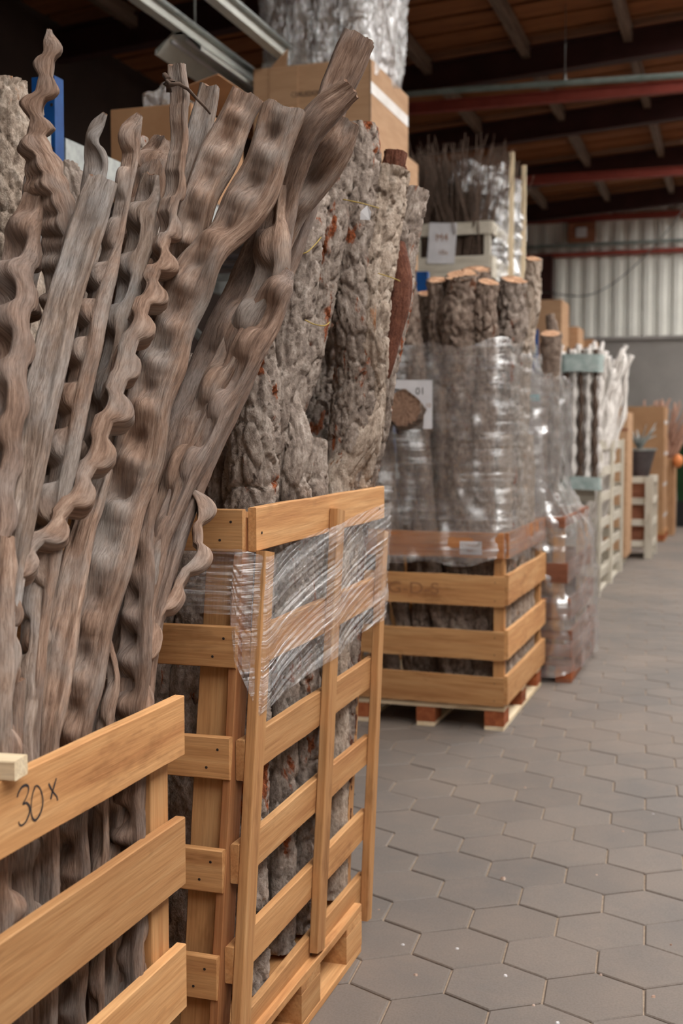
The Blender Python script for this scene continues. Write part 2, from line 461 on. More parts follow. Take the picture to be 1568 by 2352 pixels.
def floor_ext(pts, zf=0.16, drift=(0, 0)):
    """run a traced stem on downwards to the crate floor"""
    W = [np.concatenate([at(p[0], p[1], p[2]), [p[3] * p[2] / F, p[4] if len(p) > 4 else 0.0, p[5] if len(p) > 5 else 1.0]]) for p in pts]
    last = W[-1]; prev = W[-2]
    d = last[:3] - prev[:3]; d = d / (abs(d[2]) + 1e-6)
    h = last[2] - zf
    if h > 0.02:
        for k in (0.33, 0.66, 1.0):
            q = last.copy(); q[:2] = last[:2] + d[:2] * h * 0.22 * k + np.array(drift) * k; q[2] = last[2] - h * k
            W.append(q)
    return np.array(W)

def liana(name, pts, label, lam=0.085, amp=0.022, v0=0.0, sig=0.5, th=0.42, mat='liana', seed=0, group=None,
          ext=True, ds=0.006, na=44, drift=(0, 0), groove=1.0, world=False, knob=0.35, pit=0.0, oneside=0, ext_z=0.16, top_cut='cut_brown', box=BOX1):
    P = np.array(pts, float) if world else (floor_ext(pts, ext_z, drift) if ext else floor_ext(pts, 9.0))
    P = clamp_in(P, box, 0.55)
    L = np.linalg.norm(np.diff(P[:, :3], axis=0), axis=1).sum(); n = max(12, int(L / ds))
    if P.shape[1] < 6: P = np.hstack([P, np.ones((len(P), 1))])
    S, u = catmull(P, n); Pc = S[:, :3]; hw = np.maximum(S[:, 3], 0.003); tw = np.radians(S[:, 4])
    Tn, Wd, Nd = frames(Pc)
    # local variation of the wave length
    ph = np.cumsum(np.full(n, u[1] - u[0]) * 2 * np.pi / (lam * (1 + 0.22 * vnoise(np.stack([u * 5 + seed, u * 0, u * 0 + seed], 1), 3)))) + seed
    am = amp * (0.8 + 0.42 * vnoise(np.stack([u * 0.75 / lam + 3 + seed, u * 0 + 2, u * 0], 1), 5))
    am = am * np.clip(hw / (hw.mean() + 1e-6), 0.25, 1.2)
    am = am * np.clip(u / 0.05, 0.15, 1) * np.clip(S[:, 5], 0, 2)
    th_ = np.linspace(0, 2 * np.pi, na, endpoint=False)
    cw = np.sign(np.cos(th_)) * np.abs(np.cos(th_)) ** 0.8; sw = np.sign(np.sin(th_)) * np.abs(np.sin(th_)) ** 0.85
    U, TH = np.meshgrid(u, th_, indexing='ij'); v = cw[None, :] + 0 * U
    sn = np.sin(ph)[:, None]; bumpw = np.abs(sn)
    up = sn > 0
    g = np.where(up, np.exp(-((v - v0) / (sig * 1.15)) ** 2), np.exp(-((v - v0) / (sig * (1 - 0.3 * pit))) ** 2))
    wave = np.where(up, np.abs(sn) ** (0.6 + 0.2 * pit) * (1 - 0.25 * pit), -np.abs(sn) ** (0.6 + 1.2 * pit) * (1 + 0.35 * pit))
    if oneside:
        dphi = np.abs((ph[:, None] - np.pi / 2 + np.pi) % (2 * np.pi) - np.pi)
        bw = np.sqrt(np.clip(1 - (dphi / 1.9) ** 2, 0, 1)); wave = oneside * bw; g = np.sqrt(np.clip(1 - ((v - v0) / (1.3 * sig)) ** 2, 0, 1)); bumpw = bw
    rim = 1 + 0.45 * np.exp(-((np.abs(v) - 0.8) / 0.22) ** 2) - 0.15 * g
    b = hw[:, None] * th * rim * (1 + knob * g * (bumpw - 0.4))
    Wc, Ns = np.cos(tw)[:, None], np.sin(tw)[:, None]
    W2 = Wd * Wc + Nd * Ns; N2 = -Wd * Ns + Nd * Wc
    offW = hw[:, None] * cw[None, :] * (1 + 0.08 * np.sin(ph * 0.5 + 1)[:, None])
    offN = b * sw[None, :] + am[:, None] * wave * g
    # fibres, grooves and lumps
    cx = np.cos(TH) * hw[:, None]; cy = np.sin(TH) * hw[:, None] * max(th, 0.5)
    pf = np.stack([cx.ravel() * 110, cy.ravel() * 110, U.ravel() * 5 + seed * 7.1], 1)
    pl = np.stack([cx.ravel() * 26, cy.ravel() * 26, U.ravel() * 12 + seed * 3.3], 1)
    disp = (0.0026 * groove * (-np.abs(fbm(pf, 11, 3)) * 2 + 0.5) + 0.005 * fbm(pl, 21, 3)).reshape(U.shape)
    disp = disp * np.clip(hw / 0.02, 0.3, 1)[:, None]
    nx = np.cos(TH) * 0.8; ny = np.sin(TH)
    V = Pc[:, None, :] + W2[:, None, :] * (offW + nx * disp)[..., None] + N2[:, None, :] * (offN + ny * disp)[..., None]
    # ragged ends along the stem
    jag = fbm(np.stack([np.cos(th_) * 2 + seed, np.sin(th_) * 2, th_ * 0], 1), 31, 3) * hw[0] * 0.35
    V[0] -= Tn[0] * jag[:, None]
    G = np.stack([cx, cy, U + seed * 1.7], -1).reshape(-1, 3)
    Vf = V.reshape(-1, 3); Vf, base = to_base(Vf)
    i = np.arange(n - 1)[:, None] * na; k = np.arange(na)[None, :]; j = (k + 1) % na
    Fc = np.stack([i + k, i + na + k, i + na + j, i + j], -1).reshape(-1, 4)
    o = obj(name, mesh_from(name, Vf, Fc, mat, True, grain=G), None, base)
    tag(o, label, 'liana', group)
    e = obj('cut_end', cap_fan(Vf[:na], -Tn[0], seed, top_cut, 0.003), o)
    ring = Vf[-na:][::-1]
    obj('stem_foot', cap_fan(ring, Tn[-1], seed + 1, top_cut, 0.002), o)
    return o

def bark_log(name, pts, label, mat='bark', seed=0, group=None, ext=True, ds=0.008, na=72, rough=1.0, world=False, ext_z=0.16,
             cut='cut', drift=(0, 0), tilt=0.0, cat='log', box=BOX2):
    P = np.array(pts, float) if world else (floor_ext([tuple(p) for p in pts], ext_z, drift) if ext else floor_ext(pts, 9.0))
    P = clamp_in(P, box, 1.0)
    L = np.linalg.norm(np.diff(P[:, :3], axis=0), axis=1).sum(); n = max(10, int(L / ds))
    S, u = catmull(P, n); Pc = S[:, :3]; hw = np.maximum(S[:, 3], 0.006)
    Tn, Wd, Nd = frames(Pc)
    th_ = np.linspace(0, 2 * np.pi, na, endpoint=False)
    U, TH = np.meshgrid(u, th_, indexing='ij')
    cx = np.cos(TH) * hw[:, None]; cy = np.sin(TH) * hw[:, None]
    tws = U * 1.2
    rx = cx * np.cos(tws) - cy * np.sin(tws); ry = cx * np.sin(tws) + cy * np.cos(tws)
    q = np.stack([rx.ravel(), ry.ravel(), U.ravel() + seed * 2.9], 1)
    wv = fbm(q * np.array([30, 30, 12]), 41, 3)
    pq = q * np.array([30, 30, 11]) + wv[:, None] * 0.4
    f1, f2, idv = worley(pq, seed % 50)
    plate = sstep(f2 - f1, 0.01, 0.13) * (0.7 + 0.5 * idv)
    fur = 1 - 2.2 * np.abs(fbm(q * np.array([48, 48, 7]), 81, 2))
    f1b, f2b, idb = worley(q * np.array([100, 100, 70]) + wv[:, None], seed % 50 + 60)
    small = sstep(f2b - f1b, 0.0, 0.35)
    big = fbm(q * np.array([9, 9, 4]), 51, 3)
    fine = fbm(q * np.array([160, 160, 120]), 61, 2)
    disp = rough * (0.0125 * (plate - 0.5) + 0.0032 * (small - 0.5) + 0.0028 * fine + 0.004 * fur) + 0.008 * big * (0.3 + 0.7 * rough)
    disp = disp.reshape(U.shape) * np.clip(hw / 0.05, 0.3, 1.1)[:, None]
    R = hw[:, None] + disp
    V = Pc[:, None, :] + Wd[:, None, :] * (np.cos(TH) * R)[..., None] + Nd[:, None, :] * (np.sin(TH) * R)[..., None]
    if tilt:
        for r_ in range(6):
            dn = np.clip(hw[0] * tilt * (0.5 + 0.5 * np.sin(th_)) * 2 - u[r_], 0, None); V[r_] += Tn[0] * dn[:, None]
    G = q
    Vf = V.reshape(-1, 3); Vf, base = to_base(Vf)
    i = np.arange(n - 1)[:, None] * na; k = np.arange(na)[None, :]; j = (k + 1) % na
    Fc = np.stack([i + k, i + na + k, i + na + j, i + j], -1).reshape(-1, 4)
    o = obj(name, mesh_from(name, Vf, Fc, mat, True, grain=G), None, base)
    tag(o, label, cat, group)
    obj('cut_end', cap_fan(Vf[:na], -Tn[0], seed, cut, 0.002), o)
    obj('log_foot', cap_fan(Vf[-na:][::-1], Tn[-1], seed + 1, cut, 0.002), o)
    return o

# ------------------------------------------------------------------ the building
RZ0, RK = 5.99, 0.0687                                   # roof underside z = RZ0 + RK * x
YW = 24.0
X0, X1 = -6.5, 0.6
def quad_box(name, x0, x1, y0, y1, z0, z1, mat, parent=None, kind=None):
    V = [(x, y, z) for z in (z0, z1) for y in (y0, y1) for x in (x0, x1)]
    Fc = [(0, 2, 3, 1), (4, 5, 7, 6), (0, 1, 5, 4), (2, 6, 7, 3), (0, 4, 6, 2), (1, 3, 7, 5)]
    o = obj(name, mesh_from(name, V, Fc, mat), parent)
    if kind: o['kind'] = kind
    return o
floor = quad_box('floor', X0, 10, -4, YW + 0.3, -0.2, -0.006, 'sand', kind='structure')

def hex_mesh(wf, h):
    """one hexagonal paver, flat to flat wf, top edge chamfered"""
    R = wf / math.sqrt(3); V = []
    for (rr, z) in ((R, -0.05), (R, h - 0.003), (R - 0.004, h)):
        for k in range(6): a = math.pi/2 + k * math.pi/3; V.append((rr * math.cos(a), rr * math.sin(a), z))
    Fc = []
    for l in (0, 6):
        for k in range(6): j = (k + 1) % 6; Fc.append((l + k, l + j, l + 6 + j, l + 6 + k))
    Fc.append(tuple(12 + k for k in range(6)))
    return V, Fc
PW = 0.2625; ROT = math.radians(4)
hv, hf = hex_mesh(PW - 0.006, 0.0)
hex_me = mesh_from('paver', hv, hf, 'paver')
cells = []
ca, sa = math.cos(ROT), math.sin(ROT)
for j in range(-30, 110):
    for i in range(-40, 40):
        lx = (i + 0.5 * (j % 2)) * PW; ly = j * PW * math.sqrt(3) / 2
        x = -0.755 + lx * ca - ly * sa; y = 3.48 + lx * sa + ly * ca
        if X0 + 0.2 < x < 6.0 and -3.5 < y < YW - 0.2: cells.append((x, y))
def in_view(x, y):
    p = np.array([x, y, 0]) - C0; d = p @ FW
    if d < 1: return False
    px = 784 + F * (p @ RT) / d; py = 1176 - F * (p @ UP) / d
    return px < 1700 and py < 2480 and x > -1.25 - (0.8 if 3.6 < y < 6.1 else 0)
seen = sorted([c for c in cells if in_view(*c)], key=lambda c: c[0]**2 + c[1]**2)[:300]
seen_set = set(seen)
pr = random.Random(3)
for (x, y) in seen:
    o = obj('paver', hex_me, floor, (x, y, pr.uniform(-0.0015, 0.0015)))
    o.rotation_euler = (pr.uniform(-0.004, 0.004), pr.uniform(-0.004, 0.004), ROT + pr.uniform(-0.008, 0.008))
V = []; Fc = []
for (x, y) in cells:
    if (x, y) in seen_set: continue
    b = len(V)
    V += [(x + a * ca - c * sa, y + a * sa + c * ca, z) for a, c, z in hv]; Fc += [tuple(b + q for q in f) for f in hf]
tag(obj('paver_field', mesh_from('paver_field', V, Fc, 'paver'), floor), kind='stuff')

# far wall: concrete plinth, trapezoid sheet metal above, girts
wall_far = quad_box('wall_far', X0, 9.5, YW, YW + 0.3, 0, 3.35, 'concrete', kind='structure')
V = []; Fc = []; x = X0; n = 0
prof = []
while x < 9.5:
    prof += [(x, 0.0), (x + 0.10, 0.0), (x + 0.135, -0.045), (x + 0.235, -0.045)]; x += 0.27
for (px_, dy) in prof: V += [(px_, YW + 0.02 + dy, 3.32), (px_, YW + 0.02 + dy, RZ0 + RK * min(px_, 4.2 - px_) + 0.05)]
for i in range(len(prof) - 1): Fc.append((2*i, 2*i + 2, 2*i + 3, 2*i + 1))
o = obj('sheet_cladding', mesh_from('sheet_cladding', V, Fc, 'sheet'), wall_far)
quad_box('sill_flashing', X0, 9.5, YW - 0.06, YW + 0.02, 3.29, 3.36, 'concrete', wall_far)
quad_box('girt', X0, 9.5, YW - 0.16, YW - 0.04, 5.53, 5.64, 'steel_red', wall_far)
quad_box('girt', X0, 9.5, YW - 0.16, YW - 0.04, 4.88, 4.96, 'steel_red', wall_far)
quad_box('wall_pipe', X0, 9.5, YW - 0.2, YW - 0.14, 5.06, 5.11, 'pipe_green', wall_far)
quad_box('wall_column', -3.75, -3.45, YW - 0.32, YW - 0.05, 0, 4.9, 'steel_dark', wall_far)
tag(quad_box('wall_left', X0 - 0.2, X0, -4, YW + 0.3, 0, RZ0 + RK * X0 + 0.1, 'dark_wall'), kind='structure')

tag(quad_box('wall_right', 9.5, 9.7, -4, YW + 0.3, 0, 5.5, 'concrete'), kind='structure')
tag(quad_box('wall_near', X0, 9.7, -4.2, -4, 0, 6.0, 'concrete'), kind='structure')
# beyond the ridge rooflight the other roof slope comes down to the right
o = obj('ceiling', mesh_from('ceiling', [(3.6, -4, 6.09), (9.7, -4, 5.65), (9.7, YW + .3, 5.65), (3.6, YW + .3, 6.09), (3.6, -4, 6.2), (9.7, -4, 5.76), (9.7, YW + .3, 5.76), (3.6, YW + .3, 6.2)],
        [(0, 3, 2, 1), (4, 5, 6, 7), (0, 1, 5, 4), (1, 2, 6, 5), (2, 3, 7, 6), (3, 0, 4, 7)], 'roof_board'))
o['kind'] = 'structure'
# roof: individual boards across, purlins along, rafters across
ceiling = quad_box('ceiling', -0.1, 0.1, -3, YW + 0.3, 6.28, 6.3, 'dark_wall', kind='structure')
ceiling.data.clear_geometry()
V = [(X0, -4, RZ0 + RK*X0 + 0.06), (X1, -4, RZ0 + RK*X1 + 0.06), (X1, YW + .3, RZ0 + RK*X1 + 0.06), (X0, YW + .3, RZ0 + RK*X0 + 0.06)]
V += [(a, b, c + 0.1) for a, b, c in V]
ceiling.data.from_pydata(V, [], [(0, 3, 2, 1), (4, 5, 6, 7), (0, 1, 5, 4), (1, 2, 6, 5), (2, 3, 7, 6), (3, 0, 4, 7)])
y = -3.8
while y < YW:
    board('plank', ceiling, (X0, y, RZ0 + RK*X0 + 0.04), (X1, y, RZ0 + RK*X1 + 0.04), (0, 1, 0), 0.40, 0.03, 'roof_board', 0.004); y += 0.48
def beam_h(name, y, off, h, wd, mat, par=None, xa=X0, xb=X1):
    """I-beam following the roof slope"""
    for nm, z_, hh, ww in (('flange', off, 0.02, wd), ('web', off - h/2, h, 0.02), ('flange', off - h, 0.02, wd)):
        board(nm, par, (xa, y, RZ0 + RK*xa + z_), (xb, y, RZ0 + RK*xb + z_), (0, 0, 1), hh, ww, mat, 0)
for i, y in enumerate((2.3, 5.2, 8.1, 11.0, 13.9, 16.75, 19.7, 22.7)):
    t = thing('rafter', (0, y, 5.6), None, None); t['kind'] = 'structure'; t.name = 'trim_%d' % (i + 1)
    beam_h('rafter', y, -0.07, 0.29, 0.16, 'steel_dark', t)
for x in (-5.64, -4.54, -3.44, -2.33, -1.23, -0.12):
    t = board('purlin', None, (x, -3, RZ0 + RK*x - 0.10), (x, YW, RZ0 + RK*x - 0.10), (0, 0, 1), 0.16, 0.09, 'purlin', 0.002)
    t['kind'] = 'structure'; t.name = 'trim_%d' % (20 + int(x * 2 + 20))
for i, (y, z) in enumerate(((14.0, 5.24), (18.2, 5.2))):
    t = thing('tie_beam', (0, y, z), 'red steel tie beam spanning below the roof in front of the ' + ('pale sheet wall' if i else 'green pipe'), 'beam', 'red tie beams')
    t['kind'] = 'structure'; t.name = 'trim_%d' % (60 + i)
    for nm, zz, hh, ww in (('flange', 0.055, 0.012, 0.1), ('web', 0, 0.1, 0.012), ('flange', -0.055, 0.012, 0.1)):
        board(nm, t, (X0, y, z + zz), (9.4, y, z + zz), (0, 0, 1), hh, ww, 'steel_red', 0)

# suspended pipe
t = thing('water_pipe', (-2, 13.0, 5.12), 'thin grey-green pipe hung on wires below the brown roof', 'pipe')
def world_tube(name, pts, r, mat, parent, n=10):
    me = tube_mesh(pts, r, n, mat); return rel_child(name, me, parent)
world_tube('pipe', [(-6, 13, 5.14), (-3, 13, 5.13), (0, 13, 5.07), (4, 13, 5.03)], 0.032, 'pipe_green', t)
for x in (-4.4, -1.78):
    world_tube('hanger_wire', [(x, 13, 5.12), (x, 13, 5.9)], 0.004, 'zinc', t, 6)
    world_tube('hanger_clip', [(x, 13, 5.10), (x, 13, 5.2)], 0.014, 'zinc', t, 8)

# fluorescent trunking above the rack
def trunk_lamp(x, y0, y1, z, label, refl=None):
    t = thing('trunking_light', (x, y0, z), label, 'ceiling light')
    board('trunking', t, (x, y0, z), (x, y1, z), (0, 0, 1), 0.07, 0.07, 'lamp_white', 0)
    board('cable_tray', t, (x + 0.055, y0, z + 0.03), (x + 0.055, y1, z + 0.03), (0, 0, 1), 0.02, 0.035, 'zinc', 0)
    if refl:
        a, b = refl; V = []; Fc = []
        pr_ = [(-0.03, -0.035), (-0.05, -0.05), (-0.15, -0.13), (-0.155, -0.16), (-0.15, -0.16), (-0.045, -0.055), (0.045, -0.055), (0.15, -0.16), (0.155, -0.16), (0.15, -0.13), (0.05, -0.05), (0.03, -0.035)]
        for yy in (a, b): V += [(x + p, yy, z + q) for p, q in pr_]
        m_ = len(pr_)
        for k in range(m_): j = (k + 1) % m_; Fc.append((k, j, m_ + j, m_ + k))
        rel_child('reflector', mesh_from('reflector', V, Fc, 'lamp_white'), t)
        for s in (-0.05, 0.05): world_tube('tube_lamp', [(x + s, a + 0.03, z - 0.085), (x + s, b - 0.03, z - 0.085)], 0.013, 'paper', t, 8)
    for yy in (y0 + 0.9, (y0 + y1)/2, y1 - 0.9):
        world_tube('chain', [(x, yy, z + 0.03), (x, yy, RZ0 + RK*x)], 0.008, 'zinc', t, 6)
    return t
trunk_lamp(-3.32, 4.0, 10.6, 4.0, 'white trunking with hanging reflector light above the blue rack', (7.05, 8.6))
trunk_lamp(-2.93, 4.5, 9.6, 4.02, 'second grey trunking rail without reflector behind the wrapped trunks')

# loose litter on the paving
lr = random.Random(12)
spots = [(1160, 2243, .008), (955, 2240, .007), (1500, 2290, .008), (925, 2170, .006), (1430, 1910, .006), (1155, 2020, .012), (1500, 1870, .005), (1225, 2310, .006), (1380, 2240, .005), (1050, 2180, .006), (1540, 2170, .004), (870, 2090, .004), (1280, 2350, .006), (1370, 2010, .005), (1205, 1810, .008)]
for i, (px_, py_, r) in enumerate(spots):
    p = onz(px_, py_, 0.0)
    V = [np.array((math.cos(a), math.sin(a), 0)) * r * lr.uniform(.7, 1.2) for a in np.linspace(0, 6.28, 7)[:-1]]
    V2 = [v * 0.6 + np.array((0, 0, r * lr.uniform(.4, .7))) for v in V]
    me = mesh_from('bark_crumb', np.array(V + V2), [tuple(range(5, -1, -1)), tuple(range(6, 12))] + [(k, (k+1) % 6, 6 + (k+1) % 6, 6 + k) for k in range(6)], 'crumb' if i % 3 else 'paper')
    o = obj('bark_crumb', me, None, (p[0], p[1], 0.0))
    tag(o, 'tiny pale crumb of wood lying on the hexagonal paving', 'wood crumb', 'crumbs on the paving')

# ------------------------------------------------------------------ pallets and crates
def pallet(parent, x0, x1, y0, y1, along='x', mat='pallet', bmat='pallet_red', z0=0.0, nb=5, bwid=None):
    """boards run along the given axis; returns deck height"""
    L0, L1, W0, W1 = (x0, x1, y0, y1) if along == 'x' else (y0, y1, x0, x1)
    def P(l, w_, z): return (l, w_, z) if along == 'x' else (w_, l, z)
    wd = (0, 1, 0) if along == 'x' else (1, 0, 0); ld = (1, 0, 0) if along == 'x' else (0, 1, 0)
    bw = bwid or 0.12
    for w_ in (W0 + 0.05, (W0 + W1)/2, W1 - 0.05):
        board('runner', parent, P(L0, w_, z0 + .011), P(L1, w_, z0 + .011), wd, 0.10, 0.022, mat)
        for l in (L0 + 0.0725, (L0 + L1)/2, L1 - 0.0725):
            board('block', parent, P(l - .0725, w_, z0 + .061), P(l + .0725, w_, z0 + .061), (0, 0, 1), 0.078, 0.1, bmat)
    for l in (L0 + 0.0725, (L0 + L1)/2, L1 - 0.0725):
        board('stringer', parent, P(l, W0, z0 + .111) if False else P(l, W0, z0 + .111), P(l, W1, z0 + .111), ld, 0.145, 0.022, mat)
    for k in range(nb):
        w_ = W0 + bw/2 + (W1 - W0 - bw) * k / (nb - 1)
        board('deck_board', parent, P(L0, w_, z0 + .133), P(L1, w_, z0 + .133), wd, bw, 0.022, mat)
    return z0 + 0.144

# near crate: tall slatted crate on a pallet, marked 30 x
c1 = thing('slatted_crate', (-1.63, 1.79, 0), 'slatted wooden crate marked 30x in front, full of twisted lianas', 'crate')
pallet(c1, -2.23, -1.04, 1.39, 2.17, 'x')
c1_tops = [0.990, 0.748, 0.490, 0.25]; c1_h = [0.118, 0.136, 0.130, 0.10]
first = None
for zt, hh in zip(c1_tops, c1_h):
    s = board('slat', c1, (-1.041, 2.192, zt - hh/2), (-1.041, 1.38, zt - hh/2), (0, 0, 1), hh, 0.022, 'pine', 0.001)
    first = first or s
    for dz in (-0.3, 0.02, 0.33):
        nail(s, -0.406 + 0.020 + rng.uniform(-.006, .006), dz * hh, 0.022, -1)
        nail(s, 0.406 - 0.03, dz * hh, 0.022, -1)
    board('slat', c1, (-2.229, 2.192, zt - hh/2), (-2.229, 1.38, zt - hh/2), (0, 0, 1), hh, 0.022, 'pine', 0.001)
    for yy in (1.385, 2.176):
        if yy > 2: board('slat', c1, (-1.10, yy, zt - hh/2 + 0.004), (-2.21, yy, zt - hh/2), (0, 0, 1), hh, 0.02, 'pine', 0.001)
        else: board('slat', c1, (-1.10, yy, zt - hh/2), (-2.21, yy, zt - hh/2), (0, 0, 1), hh, 0.02, 'pine', 0.001)
for xx in (-1.079, -2.19):
    for yy in (1.42, 2.128):
        board('corner_post', c1, (xx, yy, 0.145), (xx, yy, 0.975), (0, 1, 0), 0.075, 0.05, 'pine', 0.001)
# handwriting 30x on the top slat: strokes laid on its aisle face
def strokes(parent_board, polylines, to3, r, mat, name='handwriting'):
    V = []; Fc = []
    for pl in polylines:
        P = np.array([to3(*q) for q in pl]); S, _ = catmull(P, max(8, len(pl) * 6))
        d = np.gradient(S, axis=0); d /= np.linalg.norm(d, axis=1)[:, None] + 1e-9
        wd = np.stack([d[:, 0] * 0, -d[:, 2], d[:, 1]], 1) if abs(d[:, 0]).max() < 0.5 else np.stack([-d[:, 2], d[:, 1] * 0, d[:, 0]], 1)
        wd /= np.linalg.norm(wd, axis=1)[:, None] + 1e-9
        b = len(V); m_ = len(S)
        for k in range(m_):
            rr = r * (0.95 + 0.25 * math.sin(k * 0.12 + b))
            V += [S[k] - wd[k] * rr, S[k] + wd[k] * rr]
        for k in range(m_ - 1): Fc.append((b + 2*k, b + 2*k + 1, b + 2*k + 3, b + 2*k + 2))
    me = mesh_from(name, np.array(V), Fc, mat)
    o = obj(name, me, parent_board)
    return o
def wr(px_, py_): return onx(px_ * 220/1568, 1700 + py_ * 250/1782, -1.0294)
three = [(282, 935), (310, 850), (360, 770), (425, 735), (465, 765), (465, 840), (430, 940), (378, 1045), (430, 1025), (475, 1070), (490, 1140), (470, 1230), (420, 1340), (360, 1395), (320, 1380), (308, 1335)]
zero = [(560, 780), (600, 745), (650, 780), (685, 870), (703, 980), (690, 1110), (640, 1240), (580, 1310), (535, 1280), (512, 1170), (515, 1030), (535, 880), (570, 780)]
cross = [[(798, 708), (830, 780), (880, 860), (930, 920), (945, 990)], [(925, 620), (890, 740), (855, 860), (832, 970)]]
hw_o = strokes(c1, [three, zero] + cross, wr, 0.0019, 'ink')
hw_o.parent = first; hw_o.matrix_parent_inverse = (Matrix.Translation(c1.location) @ MATS[first.name]).inverted()
tag(hw_o, 'handwritten black 30x')

lath = thing('timber_offcut', (-1.25, 1.50, 0.99), 'short pale raw lath lying across the rim of the 30x crate', 'lath')
pe = onx(40, 1755, -1.02)
board('lath', lath, (-1.012, 1.585, 1.005), (-1.75, 1.50, 1.005), (0, 1, 0), 0.045, 0.03, 'pine_pale', 0.002)
lath.children[0].name = 'lath_bar'

# crate behind it: leaning slat crate of bark logs, wrapped in film
def ln(x, y, z): return (x, y + LEAN * (z - 0.15) / 1.2, z)
c2 = thing('slatted_crate', (-1.63, 2.9, 0), 'leaning tall slatted crate wrapped in clear film, full of grey bark logs', 'crate')
pallet(c2, -2.2, -1.02, 2.47, 3.36, 'y', 'pine', 'pine')
side_tops = [1.335, 1.06, 0.82, 0.592, 0.374, 0.19]; side_h = [0.10, 0.09, 0.09, 0.085, 0.085, 0.085]
for i, (zt, hh) in enumerate(zip(side_tops, side_h)):
    zc = zt - hh/2
    s = board('side_slat', c2, ln(-1.052, 2.43, zc), ln(-1.052, 3.46 if i else 3.49, zc + 0.012), (0, 0, 1), hh, 0.02, 'pine', 0.003)
    for q in (-0.46, 0.0, 0.46): nail(s, q, rng.uniform(-.02, .02), 0.02, 1)
    board('side_slat', c2, ln(-2.19, 2.43, zc), ln(-2.19, 3.46, zc), (0, 0, 1), hh, 0.02, 'pine', 0.003)
front_tops = [1.332, 1.073, 0.83, 0.588, 0.361, 0.18]; front_end = [-1.062, -1.064, -1.064, -1.066, -1.066, -1.066]
for zt, xe in zip(front_tops, front_end):
    zc = zt - 0.047; q = LEAN * (zc - 0.15) / 1.2
    s = board('front_slat', c2, (xe, 2.435 + q - 0.03, zc - 0.0), (-2.2, 2.435 + q - 0.03, zc + 0.004), (0, 0, 1), 0.094, 0.02, 'pine', 0.002)
    L_ = 2.2 + xe
    for a in (0.028, 0.055): nail(s, -L_/2 + a, (0.02 if a < .04 else -0.022), 0.02, 1)
    board('back_slat', c2, (-1.09, 3.47 + q, zc), (-2.2, 3.47 + q, zc), (0, 0, 1), 0.094, 0.02, 'pine', 0.002)
for xx in (-1.125, -2.14):
    for yy in (2.465, 3.425):
        board('corner_post', c2, ln(xx, yy, 0.145), ln(xx, yy, 1.325), (1, 0, 0), 0.085, 0.045, 'pine', 0.002)
board('corner_post', c2, ln(-1.074, 2.445, 0.13), ln(-1.074, 2.445, 1.31), (1, 0, 0), 0.022, 0.07, 'pallet', 0.002)
for yy, z1, z0_ in ((2.46, 1.235, 0.02), (2.985, 1.30, 0.155), (3.44, 1.21, 0.07)):
    b_ = board('batten', c2, ln(-1.029, yy, z0_), ln(-1.029, yy, z1), (0, 1, 0), 0.062 if yy < 3.3 else 0.045, 0.024, 'pine', 0.003)
    for zt in side_tops: nail(b_, (zt - 0.05) - (z0_ + z1)/2, rng.uniform(-.012, .012), 0.024, -1)

# ------------------------------------------------------------------ twisted lianas standing in the near crate
LG = 'twisted lianas in the near crate'
liana('liana', [(652, 248, 2.58, 47, 0), (622, 340, 2.57, 50, 0), (588, 430, 2.56, 54, 5), (530, 525, 2.54, 52, 15), (462, 600, 2.5, 50, 8), (422, 690, 2.5, 52, 0), (388, 780, 2.48, 56, 0), (352, 880, 2.45, 58, 0), (328, 990, 2.42, 58, 0), (302, 1100, 2.4, 57, 0), (270, 1210, 2.35, 57, 0), (242, 1310, 2.3, 55, 0), (216, 1420, 2.27, 53, 0), (192, 1530, 2.24, 50, 0), (174, 1640, 2.21, 47, 0), (162, 1760, 2.2, 44, 0)],
      'broad flat liana with a long row of deep dimples and a sawn top', lam=0.096, amp=0.030, v0=-0.15, sig=0.46, th=0.36, seed=1, pit=1.0)
liana('liana', [(568, 220, 2.64, 40, 0), (535, 290, 2.64, 43, 0), (497, 370, 2.62, 45, 0), (465, 440, 2.6, 45, 0), (440, 510, 2.59, 42, 0), (412, 600, 2.6, 36, 0), (372, 720, 2.58, 32, 0), (320, 860, 2.52, 30, 0), (262, 1080, 2.46, 30, 0), (215, 1400, 2.41, 30, 0), (200, 1700, 2.38, 30, 0)],
      'flat liana slab with small dimples and a rounded lip at its sawn top', lam=0.096, amp=0.028, sig=0.48, th=0.4, seed=4, pit=1.0)
liana('liana', [(405, 150, 2.5, 20, 20), (411, 250, 2.5, 21, 20), (406, 350, 2.5, 22, 20), (393, 440, 2.49, 24, 30), (370, 540, 2.47, 28, 50), (340, 640, 2.44, 35, 62), (312, 730, 2.4, 38, 66), (282, 820, 2.36, 40, 66), (252, 920, 2.32, 42, 66), (224, 1000, 2.28, 42, 66), (196, 1080, 2.25, 40, 66), (160, 1150, 2.2, 38, 60), (108, 1215, 2.15, 34, 60), (52, 1285, 2.1, 32, 66), (18, 1370, 2.05, 30, 70), (2, 1480, 2.02, 30, 70), (-8, 1700, 2.0, 30, 70)],
      'liana with a smooth straight stick top and round knobs swelling along one side', lam=0.098, amp=0.030, v0=-0.1, sig=0.85, th=0.6, seed=9, knob=0.5, oneside=-1)
liana('liana', [(234, 412, 2.3, 30, 0), (206, 500, 2.29, 36, 0), (174, 600, 2.27, 39, 0), (142, 710, 2.24, 39, 0), (116, 820, 2.2, 38, 0), (93, 930, 2.17, 36, 0), (73, 1050, 2.14, 34, 0), (53, 1170, 2.1, 32, 0), (33, 1290, 2.07, 30, 0), (15, 1400, 2.04, 28, 0), (0, 1550, 2.0, 28, 0)],
      'straight greyish plank-like liana with deep lengthwise cracks and a torn top', lam=0.2, amp=0.004, th=0.6, mat='liana_grey', seed=13, groove=2.6)
